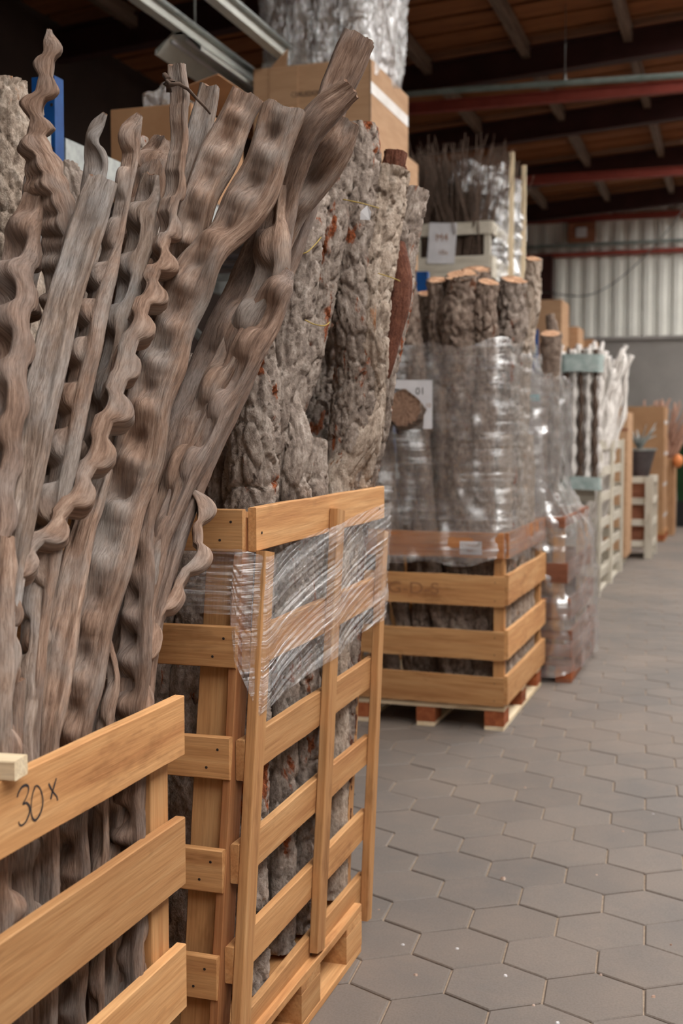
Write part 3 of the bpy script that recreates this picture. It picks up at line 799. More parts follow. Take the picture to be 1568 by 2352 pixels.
liana('liana', [(240, 262, 2.36, 9, 40), (222, 292, 2.36, 20, 20), (214, 335, 2.36, 25, 50), (219, 380, 2.36, 27, 20), (212, 440, 2.36, 27, 0), (200, 520, 2.36, 26, 0), (170, 680, 2.34, 24, 0), (140, 900, 2.3, 24, 0), (110, 1300, 2.25, 24, 0), (100, 1700, 2.22, 24, 0)],
      'pale grey liana with a curled peeling tip', lam=0.09, amp=0.018, v0=0.4, th=0.4, mat='liana_grey', seed=17)
liana('liana', [(114, 70, 2.3, 6, 80), (114, 105, 2.3, 19, 80), (112, 150, 2.3, 20, 80), (100, 200, 2.3, 21, 80), (88, 250, 2.3, 22, 80), (80, 300, 2.3, 26, 70, .8), (92, 360, 2.3, 33, 50, .4), (112, 440, 2.31, 40, 30, .25), (135, 520, 2.32, 40, 20, .2), (140, 600, 2.33, 36, 20, .2), (135, 800, 2.32, 30, 20), (105, 1200, 2.26, 28, 20), (90, 1700, 2.22, 28, 20)],
      'corkscrew-shaped liana, the one whose tip coils up in front of the blue rack post', lam=0.066, amp=0.032, sig=1.0, th=0.85, seed=2, knob=0.6)
liana('liana', [(76, 452, 2.3, 22, 0), (54, 540, 2.28, 38, 20), (36, 640, 2.25, 52, 40), (28, 740, 2.2, 52, 40), (20, 850, 2.16, 52, 40), (12, 960, 2.12, 50, 40), (4, 1070, 2.1, 46, 40), (-8, 1200, 2.06, 42, 40), (-20, 1450, 2.02, 36, 40)],
      'thick gnarled liana with heavy knots and a mossy dark hollow near its pointed top', lam=0.105, amp=0.026, sig=0.6, th=0.55, seed=23, mat='liana_dark')
liana('liana', [(320, 264, 2.42, 9, 0), (302, 300, 2.42, 24, 15), (299, 360, 2.42, 20, 15), (287, 430, 2.4, 17, 15), (270, 520, 2.39, 20, 20), (250, 600, 2.38, 30, 40), (226, 690, 2.35, 42, 48), (205, 780, 2.31, 44, 48), (186, 870, 2.28, 44, 48), (167, 960, 2.26, 44, 48), (150, 1050, 2.23, 42, 48), (134, 1140, 2.2, 40, 48), (118, 1240, 2.18, 38, 48), (100, 1360, 2.15, 34, 40), (84, 1490, 2.12, 32, 40), (70, 1650, 2.1, 30, 40)],
      'slim strap-like liana with a wavy frilled edge and a budded tip', lam=0.098, amp=0.034, v0=-0.2, sig=0.6, th=0.4, seed=29, oneside=1)
liana('liana', [(806, 203, 2.62, 27, 0), (756, 245, 2.63, 35, 0), (707, 300, 2.64, 38, 0), (670, 370, 2.66, 40, 0), (646, 450, 2.68, 38, 0), (622, 545, 2.68, 44, 0), (592, 650, 2.68, 60, 20), (552, 750, 2.66, 66, 20), (506, 850, 2.64, 66, 20), (462, 950, 2.6, 62, 10), (420, 1050, 2.56, 56, 0), (384, 1140, 2.52, 50, 0), (348, 1230, 2.48, 45, 0), (318, 1330, 2.43, 40, 0), (296, 1450, 2.39, 36, 0), (276, 1600, 2.36, 34, 0)],
      'massive dark liana trunk with torn twisted fibres, bent over towards the cardboard box', lam=0.26, amp=0.018, th=0.75, mat='liana_dark', seed=31, groove=3.0)
liana('liana', [(796, 275, 2.74, 34, 0), (752, 350, 2.76, 50, 0), (702, 425, 2.77, 50, 0), (660, 495, 2.78, 42, 0), (622, 580, 2.77, 38, 0), (585, 690, 2.76, 34, 0), (520, 850, 2.72, 30, 0), (440, 1050, 2.62, 28, 0), (360, 1300, 2.5, 28, 0), (300, 1600, 2.4, 28, 0)],
      'pale broad liana with one smooth hollow, leaning out against the bark logs', lam=0.17, amp=0.03, sig=0.6, th=0.34, seed=37, pit=0.6)
liana('liana', [(824, 92, 2.9, 38, 0), (798, 150, 2.9, 41, 0), (770, 215, 2.9, 40, 0), (744, 300, 2.89, 38, 0), (712, 400, 2.88, 36, 0), (676, 520, 2.86, 34, 0), (630, 660, 2.82, 32, 0), (560, 850, 2.76, 30, 0), (450, 1100, 2.6, 28, 0), (340, 1450, 2.44, 28, 0)],
      'round dark liana branch, the tallest one, with a bent sawn end before the cardboard box', lam=0.3, amp=0.01, th=0.85, mat='liana_dark', seed=41, groove=2.2)
liana('liana', [(664, 622, 2.6, 12, 0), (640, 662, 2.6, 34, 10), (602, 742, 2.6, 40, 20), (556, 832, 2.58, 38, 20), (512, 922, 2.56, 33, 20), (470, 1005, 2.53, 29, 20), (425, 1100, 2.5, 26, 20), (370, 1240, 2.46, 24, 20), (330, 1420, 2.41, 24, 20), (310, 1650, 2.36, 24, 20)],
      'dark folded liana with a short stubby frayed tip beside the grey bark', lam=0.15, amp=0.025, sig=0.5, th=0.5, mat='liana_dark', seed=43, groove=2.0)
liana('liana', [(640, 430, 2.66, 20, 30), (625, 500, 2.65, 30, 30), (628, 570, 2.63, 40, 40), (622, 630, 2.62, 38, 40), (585, 710, 2.62, 34, 30), (535, 800, 2.6, 30, 20), (470, 930, 2.56, 26, 20), (390, 1130, 2.5, 26, 20), (330, 1400, 2.42, 26, 20)],
      'liana with a single smooth pear-shaped bulge below the dimpled slab', lam=0.2, amp=0.02, th=0.6, seed=47)
liana('liana', [(346, 402, 2.5, 18, 0), (336, 470, 2.5, 34, 40), (319, 560, 2.48, 38, 50), (300, 650, 2.46, 38, 50), (272, 760, 2.43, 34, 50), (246, 870, 2.41, 32, 50), (222, 1000, 2.39, 32, 40), (200, 1250, 2.36, 30, 40), (190, 1600, 2.34, 30, 40)],
      'short grey liana with folded knobs behind the strap-like one', lam=0.12, amp=0.03, th=0.5, mat='liana_grey', seed=53)
liana('liana', [(482, 200, 2.7, 22, 0), (466, 270, 2.7, 26, 0), (446, 360, 2.69, 28, 0), (428, 450, 2.68, 27, 0), (402, 560, 2.66, 26, 0), (350, 760, 2.58, 26, 0), (290, 1050, 2.48, 26, 0), (240, 1500, 2.42, 26, 0)],
      'silver-grey ribbed liana stick with a frayed top behind the straight stick', lam=0.3, amp=0.006, th=0.8, mat='liana_grey', seed=59, groove=2.8)
liana('liana', [(374, 318, 2.62, 20, 30), (352, 372, 2.62, 36, 40), (352, 440, 2.61, 34, 40), (330, 540, 2.6, 32, 30), (300, 680, 2.55, 30, 30), (260, 900, 2.48, 28, 30), (220, 1300, 2.4, 28, 30)],
      'liana with a round fluted knob for a head behind the straight stick', lam=0.13, amp=0.025, th=0.6, seed=61)
liana('liana', [(236, 1075, 2.36, 24, 0), (204, 1180, 2.3, 28, 0), (174, 1290, 2.25, 30, 0), (152, 1400, 2.21, 32, 0), (136, 1500, 2.18, 33, 0), (121, 1610, 2.15, 33, 0), (107, 1720, 2.13, 31, 0)],
      'straight fibrous reddish liana plank low in the near crate', lam=0.25, amp=0.004, th=0.6, seed=67, groove=2.8)
liana('liana', [(350, 1060, 2.44, 20, 20), (332, 1180, 2.4, 26, 20), (320, 1280, 2.37, 33, 20), (318, 1380, 2.35, 36, 20), (312, 1480, 2.34, 38, 20), (306, 1580, 2.33, 38, 20), (298, 1680, 2.32, 38, 20)],
      'dark liana with a straight rim and deep hollows at the crate corner', lam=0.085, amp=0.028, v0=-0.3, th=0.42, mat='liana_dark', seed=71, pit=1.0)
liana('liana', [(100, 1180, 2.22, 24, 30), (84, 1290, 2.18, 32, 40), (74, 1400, 2.14, 34, 50), (68, 1500, 2.12, 34, 50), (62, 1600, 2.1, 34, 50), (54, 1700, 2.08, 32, 50)],
      'grey liana with lumpy twists below the knobbed one', lam=0.11, amp=0.026, th=0.5, mat='liana_grey', seed=73)
liana('liana', [(12, 1240, 2.02, 26, 60), (14, 1330, 2.0, 30, 70), (12, 1450, 1.98, 32, 70), (10, 1580, 1.96, 32, 70), (2, 1700, 1.95, 30, 70)],
      'brown liana with two fat round bulges at the crate rim beside the pale lath', lam=0.15, amp=0.028, th=0.6, seed=79)
liana('liana', [(232, 1420, 2.3, 10, 30), (250, 1500, 2.29, 15, 40), (262, 1570, 2.28, 16, 40), (248, 1640, 2.27, 18, 40), (236, 1720, 2.26, 20, 30)],
      'thin wriggling liana strip between the dimpled slab and the corner', lam=0.16, amp=0.014, th=0.5, seed=83)
liana('liana', [(400, 930, 2.6, 16, 60), (426, 1030, 2.57, 17, 75), (436, 1110, 2.56, 19, 80), (446, 1180, 2.55, 20, 80), (454, 1250, 2.53, 20, 80), (425, 1320, 2.5, 20, 80), (388, 1380, 2.47, 20, 80), (358, 1430, 2.44, 20, 80), (340, 1480, 2.41, 18, 60), (322, 1560, 2.38, 16, 40), (316, 1700, 2.36, 16, 40)],
      'kinked liana branch with knobs hooking outside the bundle before the wrapped crate', lam=0.1, amp=0.026, sig=0.8, th=0.6, seed=89, knob=0.6, oneside=-1)
# stems farther back in the crate, seen only in gaps
fr = random.Random(5)
for k in range(9):
    x = -1.3 - 0.09 * k + fr.uniform(-.03, .03); y = fr.uniform(1.75, 2.1); top = fr.uniform(1.75, 2.15)
    pts = []
    for q in range(8):
        t_ = q / 7; z = top + (0.16 - top) * t_
        lean = (1 - t_) ** 1.4
        pts.append((x + 0.10 * lean + fr.uniform(-.012, .012), y + 0.36 * lean + fr.uniform(-.012, .012), z, 0.024 + 0.008 * math.sin(q), 40 * fr.random()))
    liana('liana', pts, 'brown liana standing deep among the others in the near crate', lam=0.1, amp=0.022, th=0.5, mat=('liana', 'liana_dark', 'liana_grey')[k % 3], seed=100 + k, group=LG, world=True, ds=0.009, na=32)
# low stems seen between the slats
for k, (px_, d) in enumerate(((20, 2.05), (185, 2.3), (245, 2.33), (300, 2.36), (60, 2.25), (130, 2.34))):
    pts = []
    for q in range(7):
        p = at(px_ + fr.uniform(-8, 8), 1560 + 130 * q, d); z = 0.16 if q == 6 else max(0.16, p[2])
        pts.append((p[0], p[1], z, 0.028, 30 * fr.random()))
        if z == 0.16: break
    liana('liana', pts, 'short liana hidden to its tip behind the slats of the 30x crate', lam=0.12, amp=0.015, th=0.6, mat=('liana', 'liana_dark')[k % 2], seed=140 + k, group='short lianas in the near crate', world=True, ds=0.008, na=32, groove=1.8)
# dry tendril knotted round the straight stick
t = thing('tendril', tuple(at(385, 190, 2.49)), 'dry curled tendril knotted round the straight liana stick', 'tendril')
world_tube('loop', [at(*q) for q in ((383, 185, 2.47), (392, 195, 2.46), (410, 192, 2.46), (432, 205, 2.48), (450, 225, 2.49), (470, 245, 2.5), (483, 262, 2.51))], [.004, .005, .004, .0035, .003, .003, .002], 'twig', t, 6)
world_tube('knot', [at(*q) for q in ((378, 172, 2.49), (386, 182, 2.47), (380, 192, 2.47), (390, 200, 2.48), (396, 188, 2.47), (386, 178, 2.48), (388, 212, 2.49))], .006, 'twig', t, 6)

# ------------------------------------------------------------------ bark logs standing in the wrapped crate
bark_log('bark_log', [(820, 290, 3.55, 37), (823, 380, 3.55, 40), (813, 480, 3.55, 42), (802, 600, 3.55, 40), (806, 720, 3.56, 42), (818, 820, 3.6, 44), (812, 920, 3.62, 46), (798, 1020, 3.63, 44), (780, 1130, 3.64, 42), (762, 1300, 3.62, 42)],
         'grey forked bark log, the thick stem whose top has rust patches', 'bark_rust', 3)
bark_log('bark_log', [(897, 390, 3.62, 41), (880, 480, 3.62, 44), (864, 570, 3.6, 43), (854, 660, 3.58, 41), (850, 760, 3.57, 37), (848, 860, 3.62, 35), (835, 1000, 3.68, 34), (800, 1160, 3.72, 34), (780, 1300, 3.7, 34)],
         'pale speckled bark log with a sawn top in front of the stripped brown one', 'bark_pale', 5)
bark_log('bark_log', [(908, 350, 3.78, 25), (898, 420, 3.78, 28), (884, 520, 3.8, 28), (860, 700, 3.82, 26), (830, 1000, 3.8, 26)],
         'dark brown round log end poking up behind the pale speckled one', 'bark_brown', 8, cut='cut_brown')
bark_log('bark_log', [(958, 438, 3.78, 25), (934, 540, 3.76, 28), (920, 620, 3.74, 30), (914, 700, 3.72, 30), (896, 780, 3.7, 29), (878, 860, 3.68, 28), (860, 980, 3.74, 30), (815, 1160, 3.76, 32), (800, 1300, 3.75, 32)],
         'slim bark log leaning out towards the aisle with a ragged grey bark strip', 'bark_rust', 11)
o = bark_log('bark_log', [(914, 560, 3.68, 16), (922, 640, 3.66, 24), (915, 700, 3.65, 26), (900, 770, 3.645, 22), (884, 850, 3.645, 16), (868, 900, 3.70, 10)],
             'reddish brown barkless branch facing the aisle', 'bark_brown', 13, rough=0.25, cut='cut_brown', ext=False)
bark_log('bark_log', [(790, 320, 3.5, 24), (768, 450, 3.5, 33), (748, 580, 3.48, 35), (722, 720, 3.46, 36), (690, 850, 3.42, 37), (655, 960, 3.38, 37), (630, 1100, 3.34, 36)],
         'grey bark log crossing diagonally behind the thick forked one', 'bark_rust', 17)
bark_log('bark_log', [(728, 430, 3.5, 28), (700, 520, 3.36, 40), (686, 640, 3.3, 44), (662, 760, 3.26, 44), (640, 860, 3.22, 40), (622, 960, 3.2, 37), (612, 1100, 3.22, 36)],
         'broad grey bark log with a pale slanting top beside the lianas', 'bark', 19)
bark_log('bark_log', [(594, 775, 3.08, 30), (588, 880, 3.07, 47), (582, 980, 3.06, 52), (578, 1080, 3.06, 54), (574, 1170, 3.06, 54), (560, 1500, 3.0, 52)],
         'stout grey bark log at the near corner of the wrapped crate with a rusty top', 'bark_rust', 23)
bark_log('bark_log', [(628, 850, 3.36, 30), (650, 930, 3.3, 36), (676, 1030, 3.24, 40), (704, 1110, 3.22, 43), (728, 1190, 3.24, 43), (745, 1350, 3.27, 42)],
         'brownish grey bark log tilted against its neighbours at the crate rim', 'bark', 29)
bark_log('bark_log', [(866, 800, 3.72, 30), (850, 900, 3.66, 34), (832, 1000, 3.62, 36), (815, 1100, 3.6, 38), (800, 1250, 3.58, 38)],
         'smooth peeled grey log at the far aisle corner of the wrapped crate', 'bark_pale', 31, rough=0.5)
bark_log('bark_log', [(515, 880, 3.16, 26), (508, 980, 3.16, 32), (502, 1080, 3.14, 34), (498, 1180, 3.12, 36), (480, 1500, 3.05, 40)],
         'thin grey bark log half hidden behind the dark lianas', 'bark', 37)
bark_log('bark_log', [(8, 190, 3.15, 44), (16, 300, 3.15, 50), (24, 420, 3.15, 54), (30, 560, 3.14, 56), (40, 760, 3.1, 56)],
         'pale bark log standing tall behind the corkscrew liana', 'bark_pale', 41)
bark_log('bark_log', [(150, 385, 3.3, 26), (168, 440, 3.28, 32), (185, 540, 3.26, 36), (200, 700, 3.2, 40)],
         'short grey bark log with a slanted flat top before the rack post', 'bark', 43)
bark_log('bark_log', [(312, 318, 3.3, 22), (318, 380, 3.3, 26), (326, 480, 3.28, 30), (340, 700, 3.22, 34)],
         'bark log with a rusty top showing between the lianas before the open box', 'bark_rust', 47)
bark_log('bark_log', [(70, 240, 3.35, 24), (72, 330, 3.34, 28), (78, 440, 3.32, 30), (90, 700, 3.25, 34)],
         'slim bark log close behind the pale tall one', 'bark_rust', 49)
# fillers standing deeper in the crate and seen through the slats
for k, (px_, d, top, hw_) in enumerate(((440, 3.0, 1150, 42), (395, 3.1, 1000, 40), (360, 2.98, 1180, 40), (650, 3.22, 1210, 40), (700, 3.36, 1010, 40), (775, 3.95, 900, 34), (540, 3.3, 760, 42), (610, 3.5, 640, 42), (460, 3.35, 820, 44), (300, 3.2, 900, 44), (735, 4.05, 560, 42), (768, 4.0, 760, 36), (690, 3.9, 560, 42))):
    bark_log('bark_log', [(px_ + 10, top, d + 0.06, hw_ * 0.9), (px_ + 4, top + 120, d + 0.04, hw_), (px_ - 4, top + 300, d + 0.02, hw_), (px_ - 14, top + 520, d, hw_)],
             'grey bark log deep inside the wrapped crate', ('bark', 'bark_rust')[k % 2], 60 + 3*k, group='bark logs deep in the wrapped crate', ds=0.010, na=60)
# raffia ties and a small tag
for i, (pl, lab) in enumerate(((((655, 575, 3.2), (680, 582, 3.2), (703, 580, 3.2), (725, 560, 3.25), (737, 545, 3.3)), 'yellow raffia string tied round the broad grey log'),
                ((( 700, 735, 3.2), (722, 745, 3.21), (745, 748, 3.24), (757, 740, 3.28)), 'yellow raffia string drooping lower between two grey logs'),
                (((788, 458, 3.36), (812, 463, 3.35), (835, 468, 3.36), (870, 478, 3.48)), 'yellow raffia string stretched across the thick forked log'),
                (((868, 628, 3.46), (888, 634, 3.49), (910, 642, 3.52), (918, 646, 3.56)), 'yellow raffia string round the pale speckled log'))):
    S, _ = catmull(np.array([at(*q) for q in pl]), 30)
    me = tube_mesh(S, 0.0016, 6, 'string'); o = obj('raffia_string', me); tag(o, lab, 'string')
tg = at(838, 490, 3.33)
V = np.array([(-.014, 0, -.016), (.012, .004, -.018), (.016, .004, .004), (.004, .006, .022), (-.012, 0, .006)]); V2 = V + np.array((0, .0012, 0))
o = obj('tag', mesh_from('price_tag', np.vstack([V, V2]), [(0, 1, 2, 3, 4), (9, 8, 7, 6, 5)] + [(k, 5 + k, 5 + (k+1) % 5, (k+1) % 5) for k in range(5)], 'paper'), None, tuple(tg))
o.name = 'paper_tag'; tag(o, 'torn white paper tag on the forked bark log', 'tag')

# ------------------------------------------------------------------ stretch film on the wrapped crate
def film_grid(name, corner_fn, nu, nv, mat, label, uvfn=None, thing_=True, cat='stretch film', group=None):
    """corner_fn(u, v) -> xyz; builds a thin sheet"""
    V = []; UV = []
    for j in range(nv + 1):
        for i in range(nu + 1):
            u, v = i / nu, j / nv
            V.append(corner_fn(u, v)); UV.append(uvfn(u, v) if uvfn else (u, v))
    Fc = [(j*(nu+1) + i, j*(nu+1) + i + 1, (j+1)*(nu+1) + i + 1, (j+1)*(nu+1) + i) for j in range(nv) for i in range(nu)]
    o = obj(name, mesh_from(name, np.array(V), Fc, mat, True, uvs=np.array(UV)))
    if thing_: tag(o, label, cat, group)
    return o
fs = lambda x: x * x * (3 - 2 * x)
def side_film(u, v):
    # u: 0..0.25 front face, 0.25..1 aisle face ; v: 0 bottom .. 1 top
    if u < 0.28:
        a = u / 0.28
        y0 = 2.60; x = -1.75 + a * (-1.045 + 1.75); z = (1.03 + 0.10 * a * 0 + (v) * (0.20)) + (1 - a) * 0.02
        zb, zt = 1.10 - 0.22 * fs(max(0, (a - 0.955) / 0.045)), 1.245
        z = zb + (zt - zb) * v
        y = 2.405 + LEAN * (z - 0.15) / 1.2 - 0.016 - 0.0015 * math.sin(v * 60 + a * 3)
        return (x, y, z)
    a = (u - 0.28) / 0.72
    yy = 2.44 + a * (3.475 - 2.44)
    zb = 0.872 + 0.075 * a; zt = 1.225 + 0.075 * a
    z = zb + (zt - zb) * v
    near = min(abs(a - 0.04), abs(a - 0.52), abs(a - 0.97))
    sag = 0.014 * (1 - math.exp(-(near / 0.09) ** 2))
    rip = 0.0012 * math.sin((z * 1.0 - yy * 0.2) * 330) * min(1, near / 0.06) + 0.002 * math.sin((z - yy * 0.2) * 61 + 1)
    return (-1.012 - sag + rip, yy + LEAN * (z - 0.15) / 1.2, z)
def side_uv(u, v):
    x, y, z = side_film(u, v)
    s = (y - x); t_ = z - 0.20 * (y - 2.6) * (1 if u > 0.28 else 0.1)
    return (s, t_)
film_grid('stretch_film', side_film, 150, 130, 'film', 'clear glossy stretch film band pulled round the leaning crate', side_uv)

# ------------------------------------------------------------------ more helpers for the goods behind
def text_mesh(s, size, mat, name='lettering'):
    cu = bpy.data.curves.new(name, 'FONT'); cu.body = s; cu.size = size; cu.align_x = 'CENTER'; cu.align_y = 'CENTER'; cu.extrude = 0.0003
    ob = bpy.data.objects.new(name, cu); COL.objects.link(ob)
    dg = bpy.context.evaluated_depsgraph_get(); dg.update()
    me = bpy.data.meshes.new_from_object(ob.evaluated_get(dg)); bpy.data.objects.remove(ob)
    me.materials.clear(); me.materials.append(M[mat]); return me
def lettering(s, size, mat, parent, loc, face='-y', sx=1.0):
    o = rel_child('lettering', text_mesh(s, size, mat), parent, loc)
    o.rotation_euler = (math.pi/2, 0, 0) if face == '-y' else (math.pi/2, 0, math.pi/2)
    o.scale = (sx, 1, 1)
    return o
def slab(name, parent, x0, x1, y0, y1, z0, z1, mat):
    """bevelled block as a part"""
    c = ((x0+x1)/2, (y0+y1)/2, (z0+z1)/2)
    L = [(x1-x0), (y1-y0), (z1-z0)]; b = min(0.003, min(L) * 0.2); V = []; Fc = []
    for sx in (-1, 1):
        for sy in (-1, 1):
            for sz in (-1, 1):
                q = [sx*L[0]/2, sy*L[1]/2, sz*L[2]/2]
                V += [(q[0]-sx*b, q[1]-sy*b, q[2]), (q[0]-sx*b, q[1], q[2]-sz*b), (q[0], q[1]-sy*b, q[2]-sz*b)]
    import bmesh
    bm = bmesh.new()
    for v in V: bm.verts.new(v)
    bmesh.ops.convex_hull(bm, input=bm.verts)
    bmesh.ops.dissolve_limit(bm, angle_limit=0.02, verts=bm.verts, edges=bm.edges)
    me = bpy.data.meshes.new(name); bm.to_mesh(me); bm.free(); me.materials.append(M[mat])
    return rel_child(name, me, parent, c)
def carton(name, x0, x1, y0, y1, z0, z1, label, group=None, mat='card', tape=True, flaps=False, seam=None):
    t = thing(name, ((x0+x1)/2, (y0+y1)/2, z0), label, 'box', group)
    slab('box_body', t, x0, x1, y0, y1, z0, z1, mat)
    if tape: slab('packing_tape', t, x1 - 0.001, x1 + 0.0015, y0 + 0.002, y1 - 0.002, (z0+z1)/2 - 0.025, (z0+z1)/2 + 0.025, 'tape')
    if flaps:
        xm = (x0+x1)/2
        slab('flap', t, x0, xm - 0.002, y0, y1, z1, z1 + 0.005, mat); slab('flap', t, xm + 0.002, x1, y0, y1, z1, z1 + 0.005, mat)
    return t
def shell(name, x0, x1, y0, y1, z0, z1, mat, label, taper=0.0, wr=0.02, seed=0, rad=0.10, nz=50, nper=150, flare=0.0, uvk=1.0, cat='stretch film', top_jag=0.05, uvrot=0.0, step=None):
    """film wrapped round a load: rounded rectangle in plan, crumpled and sucked in between the corners"""
    cx, cy = (x0+x1)/2, (y0+y1)/2; a, b = (x1-x0)/2, (y1-y0)/2
    th = np.linspace(0, 2*np.pi, nper, endpoint=False); pw = 0.22
    X = a * np.sign(np.cos(th)) * np.abs(np.cos(th)) ** pw; Y = b * np.sign(np.sin(th)) * np.abs(np.sin(th)) ** pw
    # even spacing along the outline
    P = np.stack([X, Y], 1); d = np.concatenate([[0], np.cumsum(np.linalg.norm(np.diff(np.vstack([P, P[:1]]), axis=0), axis=1))])
    u = np.linspace(0, d[-1], nper + 1)
    PX = np.interp(u, d, np.append(P[:, 0], P[0, 0])); PY = np.interp(u, d, np.append(P[:, 1], P[0, 1]))
    V = []; UV = []
    for j in range(nz + 1):
        t_ = j / nz
        k = 1 - taper * t_ + flare * (1 - t_) ** 2
        zz = z0 + (z1 - z0) * t_ + (np.sin(u * 7 + seed) + np.sin(u * 17)) * top_jag * 0.3 * (t_ ** 6 + (1 - t_) ** 6)
        q = np.stack([PX * 6 + seed, PY * 6, zz * 4], 1)
        n1 = fbm(q, 71 + seed, 3) * wr * 2.2
        q2 = np.stack([u * 4, zz * 38 + 6 * np.sin(u * 2 + seed) * uvrot, zz * 0 + seed], 1)
        n2 = fbm(q2, 72, 2) * wr * 0.7
        mid = 1 - (np.minimum(np.abs(PX) / a, np.abs(PY) / b)) ** 2
        s = (1 - 0.03 * mid) * k
        ln_ = np.sqrt(PX**2 + PY**2)
        if step:
            k_ = min(1, max(0, (z0 + (z1 - z0) * t_ - step[0] + 0.2) / 0.42)); XS = x0 + (cx + PX - x0) * (1 + ((step[1] - x0) / (x1 - x0) - 1) * k_ * k_ * (3 - 2 * k_)) - cx
        else: XS = PX
        V.append(np.stack([cx + XS * s + PX / ln_ * (n1 + n2), cy + PY * s + PY / ln_ * (n1 + n2), zz], 1))
        UV.append(np.stack([u * uvk, zz * uvk + uvrot * u * 0.25], 1))
    V = np.vstack(V); UV = np.vstack(UV); m_ = nper + 1
    Fc = [(j*m_ + i, j*m_ + i + 1, (j+1)*m_ + i + 1, (j+1)*m_ + i) for j in range(nz) for i in range(nper)]
    base = np.array([cx, cy, z0])
    o = obj(name, mesh_from(name, V - base, Fc, mat, True, uvs=UV), None, tuple(base))
    return tag(o, label, cat)
def wpt(x, y, z, r): return (x, y, z, r, 0.0)

# ------------------------------------------------------------------ blue pallet rack behind the row
RX = -2.3; SH = 2.56
rack = thing('pallet_rack', (RX - 0.5, 9.3, 0), 'blue steel pallet rack with galvanised beams behind the crates', 'rack')
for y in (3.9, 6.6, 9.3, 12.0, 14.7):
    for x in (RX - 0.04, RX - 1.05):
        V = [(-.045, -.03), (.045, -.03), (.045, .03), (.03, .03), (.03, -.02), (-.03, -.02), (-.03, .03), (-.045, .03)]
        VV = [(p, q, z) for z in (0, 2.75) for p, q in V]
        Fc = [(k, (k+1) % 8, 8 + (k+1) % 8, 8 + k) for k in range(8)] + [(0, 7, 6, 5), (0, 5, 4, 1), (1, 4, 3, 2), (8, 13, 14, 15), (8, 9, 12, 13), (9, 10, 11, 12)]
        u_ = rel_child('upright', mesh_from('upright', VV, Fc, 'blue'), rack, (x, y, 0))
        for z in np.arange(2.2, 2.74, 0.075):
            h_ = obj('punched_hole', _cache.setdefault('hole', cyl_mesh(0.006, 0.006, 0.002, 8, 'black')), u_)
            h_.location = (0.034, -0.0315, z); h_.rotation_euler = (math.pi/2, 0, 0)
    board('foot_plate', rack, (RX - 0.10, y, 0.004), (RX + 0.02, y, 0.004), (0, 1, 0), 0.1, 0.008, 'blue', 0)
    for z in (0.5, 1.5, 2.4): board('frame_strut', rack, (RX - 0.05, y, z), (RX - 1.05, y, z), (0, 0, 1), 0.04, 0.03, 'zinc', 0)
    board('frame_diagonal', rack, (RX - 0.05, y + .005, 1.5), (RX - 1.05, y + .005, 2.4), (0, 0, 1), 0.04, 0.02, 'zinc', 0)
for i in range(-1, 4):
    ya, yb = 3.9 + 2.7 * i + 0.05, 3.9 + 2.7 * (i + 1) - 0.05
    for x in (RX - 0.02, RX - 1.05):
        for z in (1.25, SH - 0.06): board('beam', rack, (x, ya, z), (x, yb, z), (0, 0, 1), 0.11, 0.04, 'zinc', 0)
    for k in range(7):
        y = ya + 0.2 + k * 0.37
        for z in (1.305, SH - 0.008): board('shelf_bar', rack, (RX + 0.0, y, z), (RX - 1.06, y, z), (0, 1, 0), 0.12, 0.012, 'bucket', 0)
# goods on the rack
ob = carton('cardboard_box', -2.74, -2.34, 5.1, 5.7, SH, 2.97, 'brown open cardboard box with crumpled clear plastic on the rack', mat='card_dark', tape=False)
for (dx, ang) in ((0.255, -0.2),):
    V = [(-.0, -.29, 0), (.0, .29, 0), (.2*math.cos(ang), .27, .2*abs(math.sin(ang)) + .02), (.2*math.cos(ang), -.27, .2*abs(math.sin(ang)) + .02)]
    V += [(a, b, c + 0.004) for a, b, c in V]
    rel_child('flap', mesh_from('flap', V, [(0, 1, 2, 3), (7, 6, 5, 4), (0, 4, 5, 1), (1, 5, 6, 2), (2, 6, 7, 3), (3, 7, 4, 0)], 'card_dark'), ob, (-2.675 + dx, 5.4, 3.03))
def crumple(name, c, r, label, mat='film_silver', seed=0, sq=(1, 1, 1), n=36, cat='plastic film', amp=0.35):
    """crumpled heap of clear plastic"""
    th = np.linspace(0, 2*np.pi, n + 1); ph = np.linspace(0, np.pi * 0.62, n // 2)
    PH, TH = np.meshgrid(ph, th, indexing='ij')
    D = np.stack([np.sin(PH)*np.cos(TH), np.sin(PH)*np.sin(TH), np.cos(PH)], -1).reshape(-1, 3)
    f1, f2, _ = worley(D * 2.4 + seed, seed)
    rr = r * (1 + amp * (f1 - 0.5) * 1.6 + 0.25 * fbm(D * 2 + seed, seed + 3, 3))
    V = D * rr[:, None] * np.array(sq)
    UV = np.stack([TH.ravel() * r * 1.5, PH.ravel() * r * 2], 1)
    m_ = n + 1; Fc = [(i*m_ + j, (i+1)*m_ + j, (i+1)*m_ + j + 1, i*m_ + j + 1) for i in range(n//2 - 1) for j in range(n)]
    base = np.array(c) + np.array((0, 0, V[:, 2].min() * 0))
    return tag(obj(name, mesh_from(name, V, Fc, mat, True, uvs=UV), None, tuple(base)), label, cat)
crumple('plastic_film', (-2.57, 5.4, 2.94), 0.17, 'crumpled clear plastic bulging from the open box on the rack', seed=3, sq=(1, 1, 1.1))
yb = carton('cardboard_box', -2.72, -2.45, 4.15, 4.45, 1.311, 2.48, 'small yellow-orange carton on the rack beside the blue post', mat='yellow', tape=False, flaps=True)
bx = carton('cardboard_box', -3.25, -2.5, 2.75, 3.55, SH, 2.7, 'flat dark carton on the rack under dry brushwood', mat='card_dark', tape=False, flaps=True)
